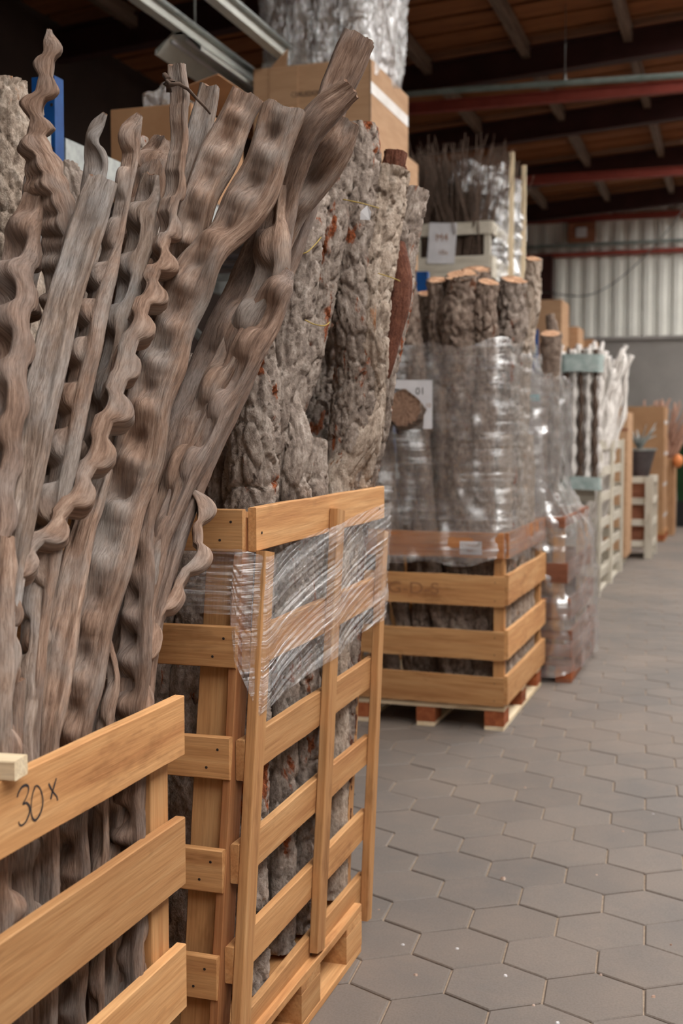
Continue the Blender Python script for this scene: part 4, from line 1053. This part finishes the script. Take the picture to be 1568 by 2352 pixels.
def brush(name, box, n, label, seed, top=0.5, mat='twig', r=0.004, bend=0.12):
    """dry brushwood: too many twigs to count"""
    rr = random.Random(seed); V = []; Fc = []
    x0, x1, y0, y1, z0, z1 = box
    for k in range(n):
        p = np.array((rr.uniform(x0, x1), rr.uniform(y0, y1), z0)); d = np.array((rr.uniform(-1, 1) * bend, rr.uniform(-1, 1) * bend, 1.0))
        L = (z1 - z0) * rr.uniform(.6, 1.0); b = len(V); s = r * rr.uniform(.6, 1.6)
        for j in range(6):
            q = p + d * L * j / 5 + np.array((rr.uniform(-1, 1), rr.uniform(-1, 1), 0)) * 0.02 * j / 3
            w_ = s * (1 - 0.75 * j / 5)
            V += [q + np.array((w_, 0, 0)), q + np.array((-w_/2, w_, 0)), q + np.array((-w_/2, -w_, 0))]
        for j in range(5):
            for m_ in range(3):
                n_ = (m_ + 1) % 3; Fc.append((b + 3*j + m_, b + 3*j + n_, b + 3*j + 3 + n_, b + 3*j + 3 + m_))
    V = np.array(V); base = np.array(((x0+x1)/2, (y0+y1)/2, z0))
    o = obj(name, mesh_from(name, V - base, Fc, mat), None, tuple(base))
    return tag(o, label, 'brushwood', kind='stuff')
brush('brushwood', (-3.1, -2.6, 2.85, 3.4, 2.7, 3.0), 160, 'dry dark brushwood on the flat carton at the rack end', 21)

# ------------------------------------------------------------------ tall carton stack with film-wrapped trunks
pl = thing('pallet', (-2.7, 8.33, SH), 'wooden pallet on the rack under the tall printed box stack', 'pallet')
pallet(pl, -3.11, -2.3, 7.77, 8.9, 'y', z0=SH)
ct = carton('cardboard_box', -3.12, -2.285, 7.765, 8.93, SH + 0.144, 3.48, 'tall lower cardboard box with bulging side under the printed box', tape=False)
cu = carton('cardboard_box', -3.115, -2.305, 7.77, 8.72, 3.485, 3.92, 'open printed cardboard box with white tape, holding film-wrapped trunks', tape=False)
slab('packing_tape', cu, -2.306, -2.3025, 7.775, 8.71, 3.70, 3.775, 'tape')
slab('corner_seam', cu, -2.3075, -2.303, 7.7675, 7.772, 3.49, 3.92, 'black')
slab('carton_panel', cu, -3.0, -2.80, 7.764, 7.7695, 3.49, 3.915, 'card')
lettering('CERLEDON', 0.042, 'ink', cu, (-2.74, 7.7635, 3.727))
V = [(-2.99, 7.77, 3.92), (-2.88, 7.77, 3.92), (-2.86, 7.74, 4.02)]; V += [(a, b + .006, c) for a, b, c in V]
rel_child('flap', mesh_from('flap', V, [(0, 1, 2), (5, 4, 3), (0, 3, 4, 1), (1, 4, 5, 2), (2, 5, 3, 0)], 'card'), cu)
tr_ = random.Random(31)
tk = [(-2.98, 7.92), (-2.82, 7.90), (-2.66, 7.90), (-2.50, 7.92), (-2.42, 8.10), (-2.43, 8.32), (-2.70, 8.2), (-2.92, 8.2), (-2.44, 8.52)]
for k, (x, y) in enumerate(tk):
    bark_log('trunk', [wpt(x + (x + 2.7) * 0.12, y, 5.1 + tr_.uniform(-.1, .1), 0.08), wpt(x + (x + 2.7) * 0.06, y, 4.5, 0.085), wpt(x, y, 4.0, 0.08), wpt(x, y, 3.52, 0.08)],
             'grey trunk standing in the printed box under clear film', 'trunk', 200 + k, group='film-wrapped trunks in the printed box', world=True, ds=0.02, na=40, box=None, cat='trunk')
shell('plastic_film', -3.10, -2.31, 7.79, 8.70, 3.86, 5.15, 'film_silver', 'crinkled shiny film round the trunks above the printed box', taper=-0.10, wr=0.03, seed=5, nz=60, nper=160, cat='plastic film')

# ------------------------------------------------------------------ wide crate of logs with cloudy film above it
c3 = thing('slatted_crate', (-1.52, 6.76, 0), 'wide-board crate on a pallet below cloudy film, full of trunks', 'crate')
CX0, CX1, CY0, CY1 = -1.93, -1.115, 6.15, 7.37
pallet(c3, CX0, CX1, CY0, CY1, 'y', mat='pine_pale', nb=5)
rows = [(0.285, 0.148), (0.518, 0.146), (0.80, 0.155)]
for zt, hh in rows:
    f_ = board('front_board', c3, (CX1 + 0.002, CY0 - .011, zt - hh/2 - 0.01), (CX0, CY0 - .011, zt - hh/2), (0, 0, 1), hh, 0.022, 'pine', 0.002)
    board('back_board', c3, (CX1, CY1 + .011, zt - hh/2), (CX0, CY1 + .011, zt - hh/2), (0, 0, 1), hh, 0.022, 'pine', 0.002)
    board('side_board', c3, (CX1 + .011, CY0 - 0.02, zt - hh/2), (CX1 + .011, CY1 + 0.02, zt - hh/2), (0, 0, 1), hh, 0.022, 'pine', 0.002)
    board('side_board', c3, (CX0 - .011, CY0 - 0.02, zt - hh/2), (CX0 - .011, CY1 + 0.02, zt - hh/2), (0, 0, 1), hh, 0.022, 'pine', 0.002)
    for dz in (-.3, .3): nail(f_, -0.36, dz * hh, 0.022, 1)
ft = board('front_board', c3, (CX1 - 0.005, CY0 - .011, 0.945), (CX0, CY0 - .011, 0.95), (0, 0, 1), 0.13, 0.022, 'pallet', 0.002)
board('side_board', c3, (CX1 + .006, CY0, 0.945), (CX1 + .006, CY1, 0.945), (0, 0, 1), 0.13, 0.022, 'pallet', 0.002)
for xx in (CX0 + 0.03, CX1 - 0.03):
    for yy in (CY0 + 0.025, CY1 - 0.025): board('corner_post', c3, (xx, yy, 0.145), (xx, yy, 1.0), (1, 0, 0), 0.055, 0.045, 'pine', 0.001)
lettering('G-D-S', 0.085, 'faint_ink', c3, (-1.585, CY0 - 0.0226, 0.715), sx=1.25)
st = slab('sticker', c3, -1.343, -1.23, CY0 - 0.0245, CY0 - 0.0225, 0.898, 0.965, 'paper')
lettering('CYANGO', 0.022, 'faint_ink', c3, (-1.288, CY0 - 0.0252, 0.945)); lettering('90X', 0.022, 'faint_ink', c3, (-1.29, CY0 - 0.0252, 0.917))
G3 = 'trunks standing in the wide-board crate'
B3 = (CX0 + 0.02, CX1 - 0.02, CY0 + 0.02, CY1 - 0.02, 1.0, 0.0)
tops = [((1003, 630), 6.55, 20, 'narrow trunk with a reddish sawn top beside the thick pale trunk'), ((1060, 612), 6.45, 33, 'thick pale trunk with a wide sawn top, the broadest in the wide-board crate'),
        ((1122, 635), 6.4, 20, 'dark trunk with a round pale sawn top before the thick ones'), ((1182, 628), 6.6, 23, 'brown trunk carrying two sawn branch stubs'),
        ((1226, 585), 6.8, 15, 'tall slim pale trunk with flaking bark at the aisle side'), ((980, 664), 6.7, 17, 'low trunk stump with a rounded top behind the blue rack post'),
        ((936, 642), 6.5, 16, 'short trunk partly hidden behind the stripped brown branch'), ((1092, 604), 6.9, 28, 'trunk standing behind the thick pale one, its top flaking'),
        ((1150, 650), 6.75, 18, 'rust-brown trunk between the dark one and the two-stub one'), ((1035, 640), 6.85, 18, 'trunk squeezed behind the narrow reddish one')]
for k, ((px_, py_), d, hw_, lab) in enumerate(tops):
    lean_ = (px_ - 1060) * 0.25
    bark_log('trunk', [(px_, py_, d, hw_), (px_ - lean_ * .2 + 6 * math.sin(k * 2.1), py_ + 60, d, hw_ * 0.98), (px_ - lean_ * .3 - 5 * math.sin(k * 1.3), py_ + 120, d, hw_ * 1.2), (px_ - lean_ * .5, py_ + 190, d, hw_ * 1.1), (px_ - lean_ * .8, py_ + 380, d, hw_ * 1.15), (px_ - lean_, py_ + 620, d, hw_ * 1.1)],
             lab, 'bark_pale' if k in (4,) else ('trunk' if k != 3 else 'bark_rust'), 300 + k, box=B3, tilt=0.6, ds=0.011, na=56, rough=1.6, cat='trunk')
for k in range(7):
    x = CX0 + 0.12 + 0.105 * k; y = 6.26 + 0.03 * (k % 3)
    bark_log('trunk', [wpt(x - 0.10, y + 0.03, 1.75 - 0.04 * (k % 4), 0.04), wpt(x - 0.06, y + 0.02, 1.1, 0.04), wpt(x + 0.01, y, 0.6, 0.042), wpt(x + 0.10, y, 0.15, 0.042)],
             'trunk close behind the front boards of the wide-board crate', 'trunk', 330 + k, group=G3, world=True, box=B3, ds=0.016, na=36, cat='trunk')
for k in range(6):
    y = 6.45 + 0.15 * k
    bark_log('trunk', [wpt(-1.19, y + 0.02, 1.5, 0.042), wpt(-1.185, y, 0.8, 0.045), wpt(-1.18, y, 0.15, 0.045)],
             'pale trunk along the aisle boards of the wide-board crate', 'bark_pale', 350 + k, group='trunks along the aisle boards', world=True, box=B3, ds=0.016, na=36, cat='trunk')
shell('stretch_film', CX0 - 0.03, CX1 + 0.035, CY0 - 0.03, CY1 + 0.02, 0.86, 1.97, 'film_wrap', 'cloudy stretch film round the upper half of the wide-board crate', taper=0.03, wr=0.022, seed=8, nz=70, nper=200, flare=0.03)
# torn paper sheet with 01 under the film
pp = thing('paper_sheet', (-1.61, CY0 - 0.01, 1.53), 'torn white paper sheet printed 01 on the film-wrapped trunks', 'paper')
V = [(-1.752, 1.782), (-1.482, 1.778), (-1.482, 1.533), (-1.53, 1.533), (-1.525, 1.60), (-1.51, 1.63), (-1.56, 1.69), (-1.62, 1.735), (-1.752, 1.745)]
V3 = [(a, CY0 - 0.052, b) for a, b in V] + [(a, CY0 - 0.0505, b) for a, b in V]
n_ = len(V)
me = bpy.data.meshes.new('sheet')
me.from_pydata(V3, [], [(0, 1, 7, 8), (1, 6, 7), (1, 5, 6), (1, 2, 5), (2, 4, 5), (2, 3, 4)] + [(i, i + n_, (i+1) % n_ + n_, (i+1) % n_) for i in range(n_)]); me.materials.append(M['paper'])
rel_child('sheet', me, pp); lettering('01', 0.05, 'ink', pp, (-1.545, CY0 - 0.053, 1.722)); lettering('10', 0.03, 'faint_ink', pp, (-1.503, CY0 - 0.053, 1.65))
bark_log('trunk', [wpt(-1.63, 6.10, 1.64, 0.085), wpt(-1.63, 6.18, 1.63, 0.095), wpt(-1.62, 6.35, 1.62, 0.09), wpt(-1.6, 6.7, 1.6, 0.09)], 'dark round trunk end poking through the torn paper sheet', 'trunk', 371, world=True, box=None, ds=0.014, na=44, cut='cut_brown', cat='trunk')

# ------------------------------------------------------------------ milky wrapped pallet of brown boards
c4 = thing('wrapped_crate', (-1.34, 8.08, 0), 'crate of brown boards swathed in milky film down to the floor', 'crate')
AX0, AX1, AY0, AY1 = -1.76, -0.945, 7.49, 8.69
pallet(c4, AX0, AX1, AY0, AY1, 'y', mat='brown_board')
for zt, hh, xe in ((0.235, 0.075, 0), (0.32, 0.055, 0), (0.515, 0.13, -.01), (0.73, 0.12, -.03), (1.01, 0.065, -.05)):
    board('front_board', c4, (AX1 + xe, AY0 - .012, zt - hh/2), (AX0, AY0 - .012, zt - hh/2), (0, 0, 1), hh, 0.024, 'brown_board', 0.002)
    board('back_board', c4, (AX1 + xe, AY1, zt - hh/2), (AX0, AY1, zt - hh/2), (0, 0, 1), hh, 0.024, 'brown_board', 0.002)
    board('side_board', c4, (AX1 - .012 + xe, AY0, zt - hh/2), (AX1 - .012 + xe, AY1, zt - hh/2), (0, 0, 1), hh, 0.024, 'brown_board', 0.002)
for xx in (AX0 + 0.03, AX1 - 0.09):
    for yy in (AY0 + 0.03, AY1 - 0.03): board('corner_post', c4, (xx, yy, 0.145), (xx, yy, 1.0), (1, 0, 0), 0.07, 0.04, 'pine', 0.001)
for k in range(10):
    x = AX0 + 0.09 + (k % 5) * 0.118; y = AY0 + 0.16 + (k // 5) * 0.5; tp = (1.95, 1.8, 2.0, 1.9, 1.85)[k % 5]
    bark_log('trunk', [wpt(x, y, tp, 0.055), wpt(x, y, 1.4, 0.06), wpt(x, y, 0.7, 0.06), wpt(x, y, 0.15, 0.06)], 'grey trunk inside the milky wrapped crate', 'trunk', 400 + k, group='trunks in the milky wrapped crate', world=True, box=None, ds=0.02, na=30, cat='trunk')
bark_log('trunk', [(1264, 755, 7.75, 21), (1266, 790, 7.75, 22), (1262, 835, 7.75, 18), (1254, 880, 7.75, 10), (1248, 960, 7.75, 9)], 'wedge-shaped brown trunk tapering downwards above the milky wrapped crate', 'trunk', 431, box=None, tilt=0.5, ds=0.014, na=36, ext=True, ext_z=1.2, cat='trunk')
bark_log('trunk', [(1262, 722, 7.95, 9), (1268, 750, 7.95, 11), (1272, 800, 7.95, 12), (1270, 900, 7.95, 12)], 'thin forked branch top with a tiny sawn end behind the wedge-shaped trunk', 'trunk', 433, box=None, ds=0.014, na=30, ext=True, ext_z=1.2, cat='trunk')
shell('stretch_film', AX0 - 0.02, AX1 + 0.02, AY0 - 0.02, AY1 + 0.02, 0.06, 1.86, 'film_milky', 'milky stretch film draped over the crate of brown boards', taper=0.03, wr=0.03, seed=14, nz=80, nper=200, flare=0.08, step=(1.02, -1.09))
sk = thing('sticker', (-1.17, 7.46, 1.74), 'small teal sticker on the milky film', 'sticker')
slab('label_face', sk, -1.21, -1.15, 7.452, 7.455, 1.705, 1.745, 'teal')

# ------------------------------------------------------------------ grey crate with brushwood on the rack
gx0, gx1, gy0, gy1 = -2.80, -2.112, 10.8, 12.0
pl = thing('pallet', (-2.45, 11.4, SH), 'grey-white pallet on the rack under the brushwood crate', 'pallet')
pallet(pl, gx0, gx1, gy0, gy1, 'y', 'white_timber', 'white_timber', SH)
gc = thing('slatted_crate', (-2.45, 11.4, SH + 0.144), 'grey-white slatted crate with a paper notice, up on the rack', 'crate')
for z, hh in ((2.98, 0.19), (3.315, 0.11)):
    board('front_slat', gc, (gx1, gy0, z), (gx0, gy0, z), (0, 0, 1), hh, 0.02, 'white_timber', 0.002)
    board('side_slat', gc, (gx1 + .01, gy0, z), (gx1 + .01, gy1, z), (0, 0, 1), hh, 0.02, 'white_timber', 0.002)
    board('back_slat', gc, (gx1, gy1, z), (gx0, gy1, z), (0, 0, 1), hh, 0.02, 'white_timber', 0.002)
for xx in (gx0 + .03, gx1 - .03):
    for yy in (gy0 + .03, gy1 - .03): board('corner_post', gc, (xx, yy, SH + .145), (xx, yy, 3.36), (1, 0, 0), 0.055, 0.04, 'white_timber', 0.001)
nt_ = thing('paper_notice', (-2.54, 10.78, 3.02), 'white paper notice with black writing hung on the grey-white crate', 'paper')
sh_ = slab('sheet', nt_, -2.665, -2.415, 10.78, 10.783, 3.015, 3.37, 'paper'); sh_.rotation_euler = (0, 0.06, 0)
lettering('M4', 0.09, 'faint_ink', nt_, (-2.54, 10.778, 3.24)); lettering('10x', 0.06, 'faint_ink', nt_, (-2.53, 10.778, 3.11))
brush('brushwood', (-2.74, -2.17, 10.9, 11.9, SH + 0.15, 3.4), 300, 'dark brushwood filling the grey-white crate', 33, r=0.010, bend=0.2)
brush('brushwood', (-2.82, -2.2, 10.85, 11.95, 2.95, 4.15), 900, 'tall dry brushwood sticking out of the grey-white crate', 34, r=0.011, bend=0.28)
shell('plastic_film', -2.42, -2.03, 10.95, 12.5, 2.75, 3.92, 'film_silver', 'shiny crumpled film hanging over the brushwood crate', taper=0.15, wr=0.07, seed=17, nz=60, nper=150, cat='plastic film')
crumple('plastic_film', (-2.36, 11.2, 3.72), 0.26, 'shiny film bunched on top of the brushwood', seed=9, sq=(1, 1.3, .9))
for i, (px_, top, lab) in enumerate(((1175, 350, 'pale upright batten before the shiny film, the taller of the two'), (1203, 380, 'pale upright batten with a broken top at the film\'s aisle side'))):
    p = onx(px_, top, -2.02)
    bt = board('batten', None, (p[0], p[1], SH + 0.1), (p[0] , p[1], p[2]), (1, 0, 0), 0.045, 0.025, 'pine_pale', 0.001); tag(bt, lab, 'batten')

# ------------------------------------------------------------------ whitewashed crate with white sticks
c5 = thing('slatted_crate', (-1.62, 12.7, 0), 'whitewashed tall slatted crate holding white twisted sticks', 'crate')
wx0, wx1, wy0, wy1 = -2.05, -1.25, 11.62, 13.9
pallet(c5, wx0, wx1, wy0, wy1, 'y', 'white_timber', 'white_timber')
for zt in (1.45, 1.2, 0.95, 0.7, 0.46, 0.22):
    board('side_slat', c5, (wx1, wy0 + 0.02, zt - .045), (wx1, wy1, zt - .045), (0, 0, 1), 0.085, 0.02, 'white_timber', 0.002)
    board('side_slat', c5, (wx0, wy0 + 0.02, zt - .045), (wx0, wy1, zt - .045), (0, 0, 1), 0.085, 0.02, 'white_timber', 0.002)
for zt in (0.99, 0.73, 0.48, 0.23):
    board('front_slat', c5, (wx1 - .02, wy0, zt - .05), (wx0, wy0, zt - .05), (0, 0, 1), 0.10, 0.02, 'white_timber', 0.002)
    board('back_slat', c5, (wx1, wy1, zt - .05), (wx0, wy1, zt - .05), (0, 0, 1), 0.10, 0.02, 'white_timber', 0.002)
for yy, h_ in ((wy0 - 0.0, 1.46), (wy1 - .03, 1.46), (wy0 + 1.13, 1.46)):
    board('corner_post', c5, (wx1 + .02, yy, 0.0), (wx1 + .02, yy, h_), (0, 1, 0), 0.09, 0.03, 'white_timber', 0.002)
    board('corner_post', c5, (wx0 - .02, yy, 0.0), (wx0 - .02, yy, h_), (0, 1, 0), 0.09, 0.03, 'white_timber', 0.002)
def wavy(name, p0, p1, r, label, group, mat='stick_white', amp=0.015, seed=0, n=30, cat='stick'):
    rr = random.Random(seed); p0, p1 = np.array(p0, float), np.array(p1, float); f_ = rr.uniform(12, 24); ph_ = rr.uniform(0, 6)
    S = []; R_ = []
    for k in range(n + 1):
        t_ = k / n; q = p0 + (p1 - p0) * t_
        q = q + np.array((math.sin(t_*f_ + ph_), math.cos(t_*f_*0.8 + ph_), 0)) * amp * (0.3 + t_)
        S.append(q); R_.append(r * (1 - 0.35 * t_) * (1 + 0.38 * math.sin(t_ * f_ * 2.6 + ph_)))
    S = np.array(S); me = tube_mesh(S - p0, R_, 7, mat)
    return tag(obj(name, me, None, tuple(p0)), label, cat, group)
wr_ = random.Random(77)
for k in range(10):                                                 # bundle tied with two bands
    x = -1.53 + 0.032 * k; y = 11.54 + 0.05 * (k % 2)
    wavy('stick', (x, y, 1.0 if k else 0.99), (x, y, 2.30 + wr_.uniform(-.02, .02)), 0.030, 'straight white stick in the tied bundle', 'sticks of the tied bundle', 'stick_white' if k % 4 else 'twig', 0.006, 500 + k)
for z0_, z1_, lab in ((1.0, 1.12, 'grey-green wrap band round the foot of the white stick bundle'), (2.08, 2.24, 'grey-green wrap band round the head of the white stick bundle')):
    o = shell('wrap_band', -1.585, -1.21, 11.48, 11.70, z0_, z1_, 'band_green', lab, wr=0.006, seed=3, nz=8, nper=60, cat='band', top_jag=0.01)
for k in range(84):
    x = wr_.uniform(-1.75, -1.42); y = 11.85 + 0.022 * k 
    wavy('stick', (x, y, 0.15), (x + 0.12 + 0.3 * (x + 1.5) + wr_.uniform(-.1, .26), y + wr_.uniform(-.1, .3), wr_.uniform(1.9, 2.40)), 0.036, 'knobbly whitewashed stick fanning out of the whitewashed crate', 'knobbly whitewashed sticks', 'stick_white', 0.024, 540 + k)

# ------------------------------------------------------------------ far end of the aisle
tc_ = carton('cardboard_box', -1.75, -1.22, 14.4, 15.1, 0.1, 1.76, 'tall tan cardboard box behind the whitewashed crate', tape=False, flaps=True)
slab('box_foot', tc_, -1.7, -1.27, 14.45, 15.05, 0.0, 0.1, 'white_timber'); slab('strap', tc_, -1.752, -1.218, 14.398, 14.402, 1.55, 1.58, 'brown_board')
c6 = thing('slatted_crate', (-1.19, 15.8, 0), 'small whitewashed crate with stout posts beside the grey pot', 'crate')
for xx in (-1.48, -1.04):
    for yy in (15.4, 16.2): board('corner_post', c6, (xx, yy, 0.0), (xx, yy, 1.0), (1, 0, 0), 0.10, 0.05, 'white_timber', 0.001)
for zt in (1.0, 0.74, 0.48, 0.22):
    for yy in (15.42, 16.18): board('front_slat', c6, (-1.02, yy, zt - .04), (-1.50, yy, zt - .04), (0, 0, 1), 0.08, 0.02, 'white_timber', 0.001)
    for xx in (-1.00, -1.52): board('side_slat', c6, (xx, 15.38, zt - .04), (xx, 16.22, zt - .04), (0, 0, 1), 0.08, 0.02, 'white_timber', 0.001)
slab('crate_floor', c6, -1.48, -1.04, 15.44, 16.16, 0.12, 0.14, 'white_timber')
bi = carton('cardboard_box', -1.46, -1.07, 15.5, 16.1, 0.14, 0.97, 'brown carton inside the small whitewashed crate', mat='brown_board', tape=False, flaps=True)
pt = thing('plant_pot', (-1.19, 15.8, 0.976), 'dark grey tapered pot with grey leaves on the small whitewashed crate', 'pot')
rel_child('pot_body', cyl_mesh(0.11, 0.2, 0.36, 20, 'bucket'), pt, (-1.19, 15.8, 0.976)); rel_child('pot_rim', cyl_mesh(0.205, 0.21, 0.03, 20, 'zinc'), pt, (-1.19, 15.8, 1.31))
for k in range(14):
    a = k * 2.4; me = tube_mesh([(-1.19, 15.8, 1.32), (-1.19 + .08*math.cos(a), 15.8 + .08*math.sin(a), 1.45), (-1.19 + .2*math.cos(a), 15.8 + .2*math.sin(a), 1.5 + .012*k)], [.012, .016, .004], 6, 'zinc'); rel_child('leaf', me, pt)
pl = thing('pallet', (-1.25, 18.4, 0), 'wooden pallet under the plain carton pile at the aisle end', 'pallet')
pallet(pl, -1.72, -1.0, 17.95, 18.9, 'y', 'pine')
for k in range(4):
    z = 0.144 + 0.44 * k
    carton('cardboard_box', -1.50 - 0.2, -1.015 - 0.006 * (k % 2), 17.97, 18.87, z, z + 0.438, ('bottom', 'second', 'third', 'top')[k] + ' box of the plain carton pile at the aisle end', 'plain carton pile', mat='card_dark', flaps=True)
sp = carton('cardboard_box', -1.55, -0.93, 19.1, 19.8, 0.0, 1.15, 'carton behind the pile that holds pinkish dried stems', mat='card_dark', tape=False)
for k in range(34):
    x = -1.45 + 0.016 * k; y = 19.15 + wr_.uniform(0, .6)
    wavy('dried_stem', (x, y, 1.15), (x + 0.25 + wr_.uniform(-.25, .25), y, 1.95 + wr_.uniform(-.06, .1)), 0.02, 'pinkish dried stem leaning out of the carton at the aisle end', 'pinkish dried stems', 'stick_pink', 0.012, 700 + k, n=8, cat='stem')
og = thing('bag', (-0.92, 19.05, 1.12), 'small orange bag hooked on the stem carton', 'bag')
V, _u = [], 0
me = tube_mesh([(-0.88, 19.08, 1.02), (-0.88, 19.08, 1.06), (-0.88, 19.08, 1.14), (-0.88, 19.08, 1.2), (-0.88, 19.08, 1.22)], [.02, .07, .08, .05, .01], 12, 'orange'); rel_child('bag_body', me, og)
gb = thing('waste_bin', (-0.6, 21.4, 0), 'dark green bin on a black base at the end of the aisle', 'bin')
rel_child('bin_body', mesh_from('bin_body', [(-.42, -.35, .42), (.42, -.35, .42), (.42, .35, .42), (-.42, .35, .42), (-.48, -.42, 1.3), (.48, -.42, 1.3), (.48, .42, 1.3), (-.48, .42, 1.3)], [(0, 3, 2, 1), (4, 5, 6, 7), (0, 1, 5, 4), (1, 2, 6, 5), (2, 3, 7, 6), (3, 0, 4, 7)], 'green'), gb, (-0.55, 21.4, 0))
slab('bin_base', gb, -0.98, -0.12, 21.05, 21.75, 0.0, 0.42, 'black'); slab('bin_lid', gb, -1.05, -0.05, 20.95, 21.85, 1.3, 1.36, 'green')
# cartons stepped on a far rack
fr_ = thing('pallet_rack', (-2.8, 19.3, 0), 'far pallet rack carrying stepped cardboard boxes', 'rack')
for yy in (18.0, 20.6):
    for xx in (-2.25, -3.3): board('upright', fr_, (xx, yy, 0), (xx, yy, 2.75), (1, 0, 0), 0.09, 0.07, 'blue', 0)
for xx in (-2.25, -3.3): board('beam', fr_, (xx, 18.05, 2.5), (xx, 20.55, 2.5), (0, 0, 1), 0.11, 0.04, 'zinc', 0)
for k in range(6): board('shelf_bar', fr_, (-2.2, 18.2 + .45*k, 2.557), (-3.33, 18.2 + .45*k, 2.557), (0, 1, 0), 0.2, 0.012, 'zinc', 0)
carton('cardboard_box', -2.95, -2.47, 17.95, 18.75, 2.563, 3.44, 'highest of the stepped boxes on the far rack', tape=False, flaps=True)
carton('cardboard_box', -2.85, -2.34, 18.8, 19.5, 2.563, 3.12, 'middle one of the stepped boxes on the far rack', tape=False, flaps=True)
carton('cardboard_box', -2.75, -2.2, 19.55, 20.3, 2.563, 2.98, 'lowest of the stepped boxes on the far rack', tape=False, flaps=True)
pic = thing('wall_plaque', (-2.9, 23.84, 5.1), 'square brown plaque with a white centre on the sheet wall', 'plaque')
slab('board', pic, -3.17, -2.66, 23.78, 23.84, 5.12, 5.5, 'brown_board'); slab('white_panel', pic, -3.02, -2.82, 23.765, 23.782, 5.22, 5.4, 'paper')
cb = tag(obj('cable', tube_mesh(catmull(np.array([(-3.6, 23.6, 4.2), (-2.6, 22.5, 4.0), (-1.8, 22.0, 4.4), (-1.0, 21.5, 5.2), (-0.7, 21.3, 5.9)]), 40)[0], 0.012, 6, 'zinc')), 'thin grey cable sagging before the sheet wall', 'cable')
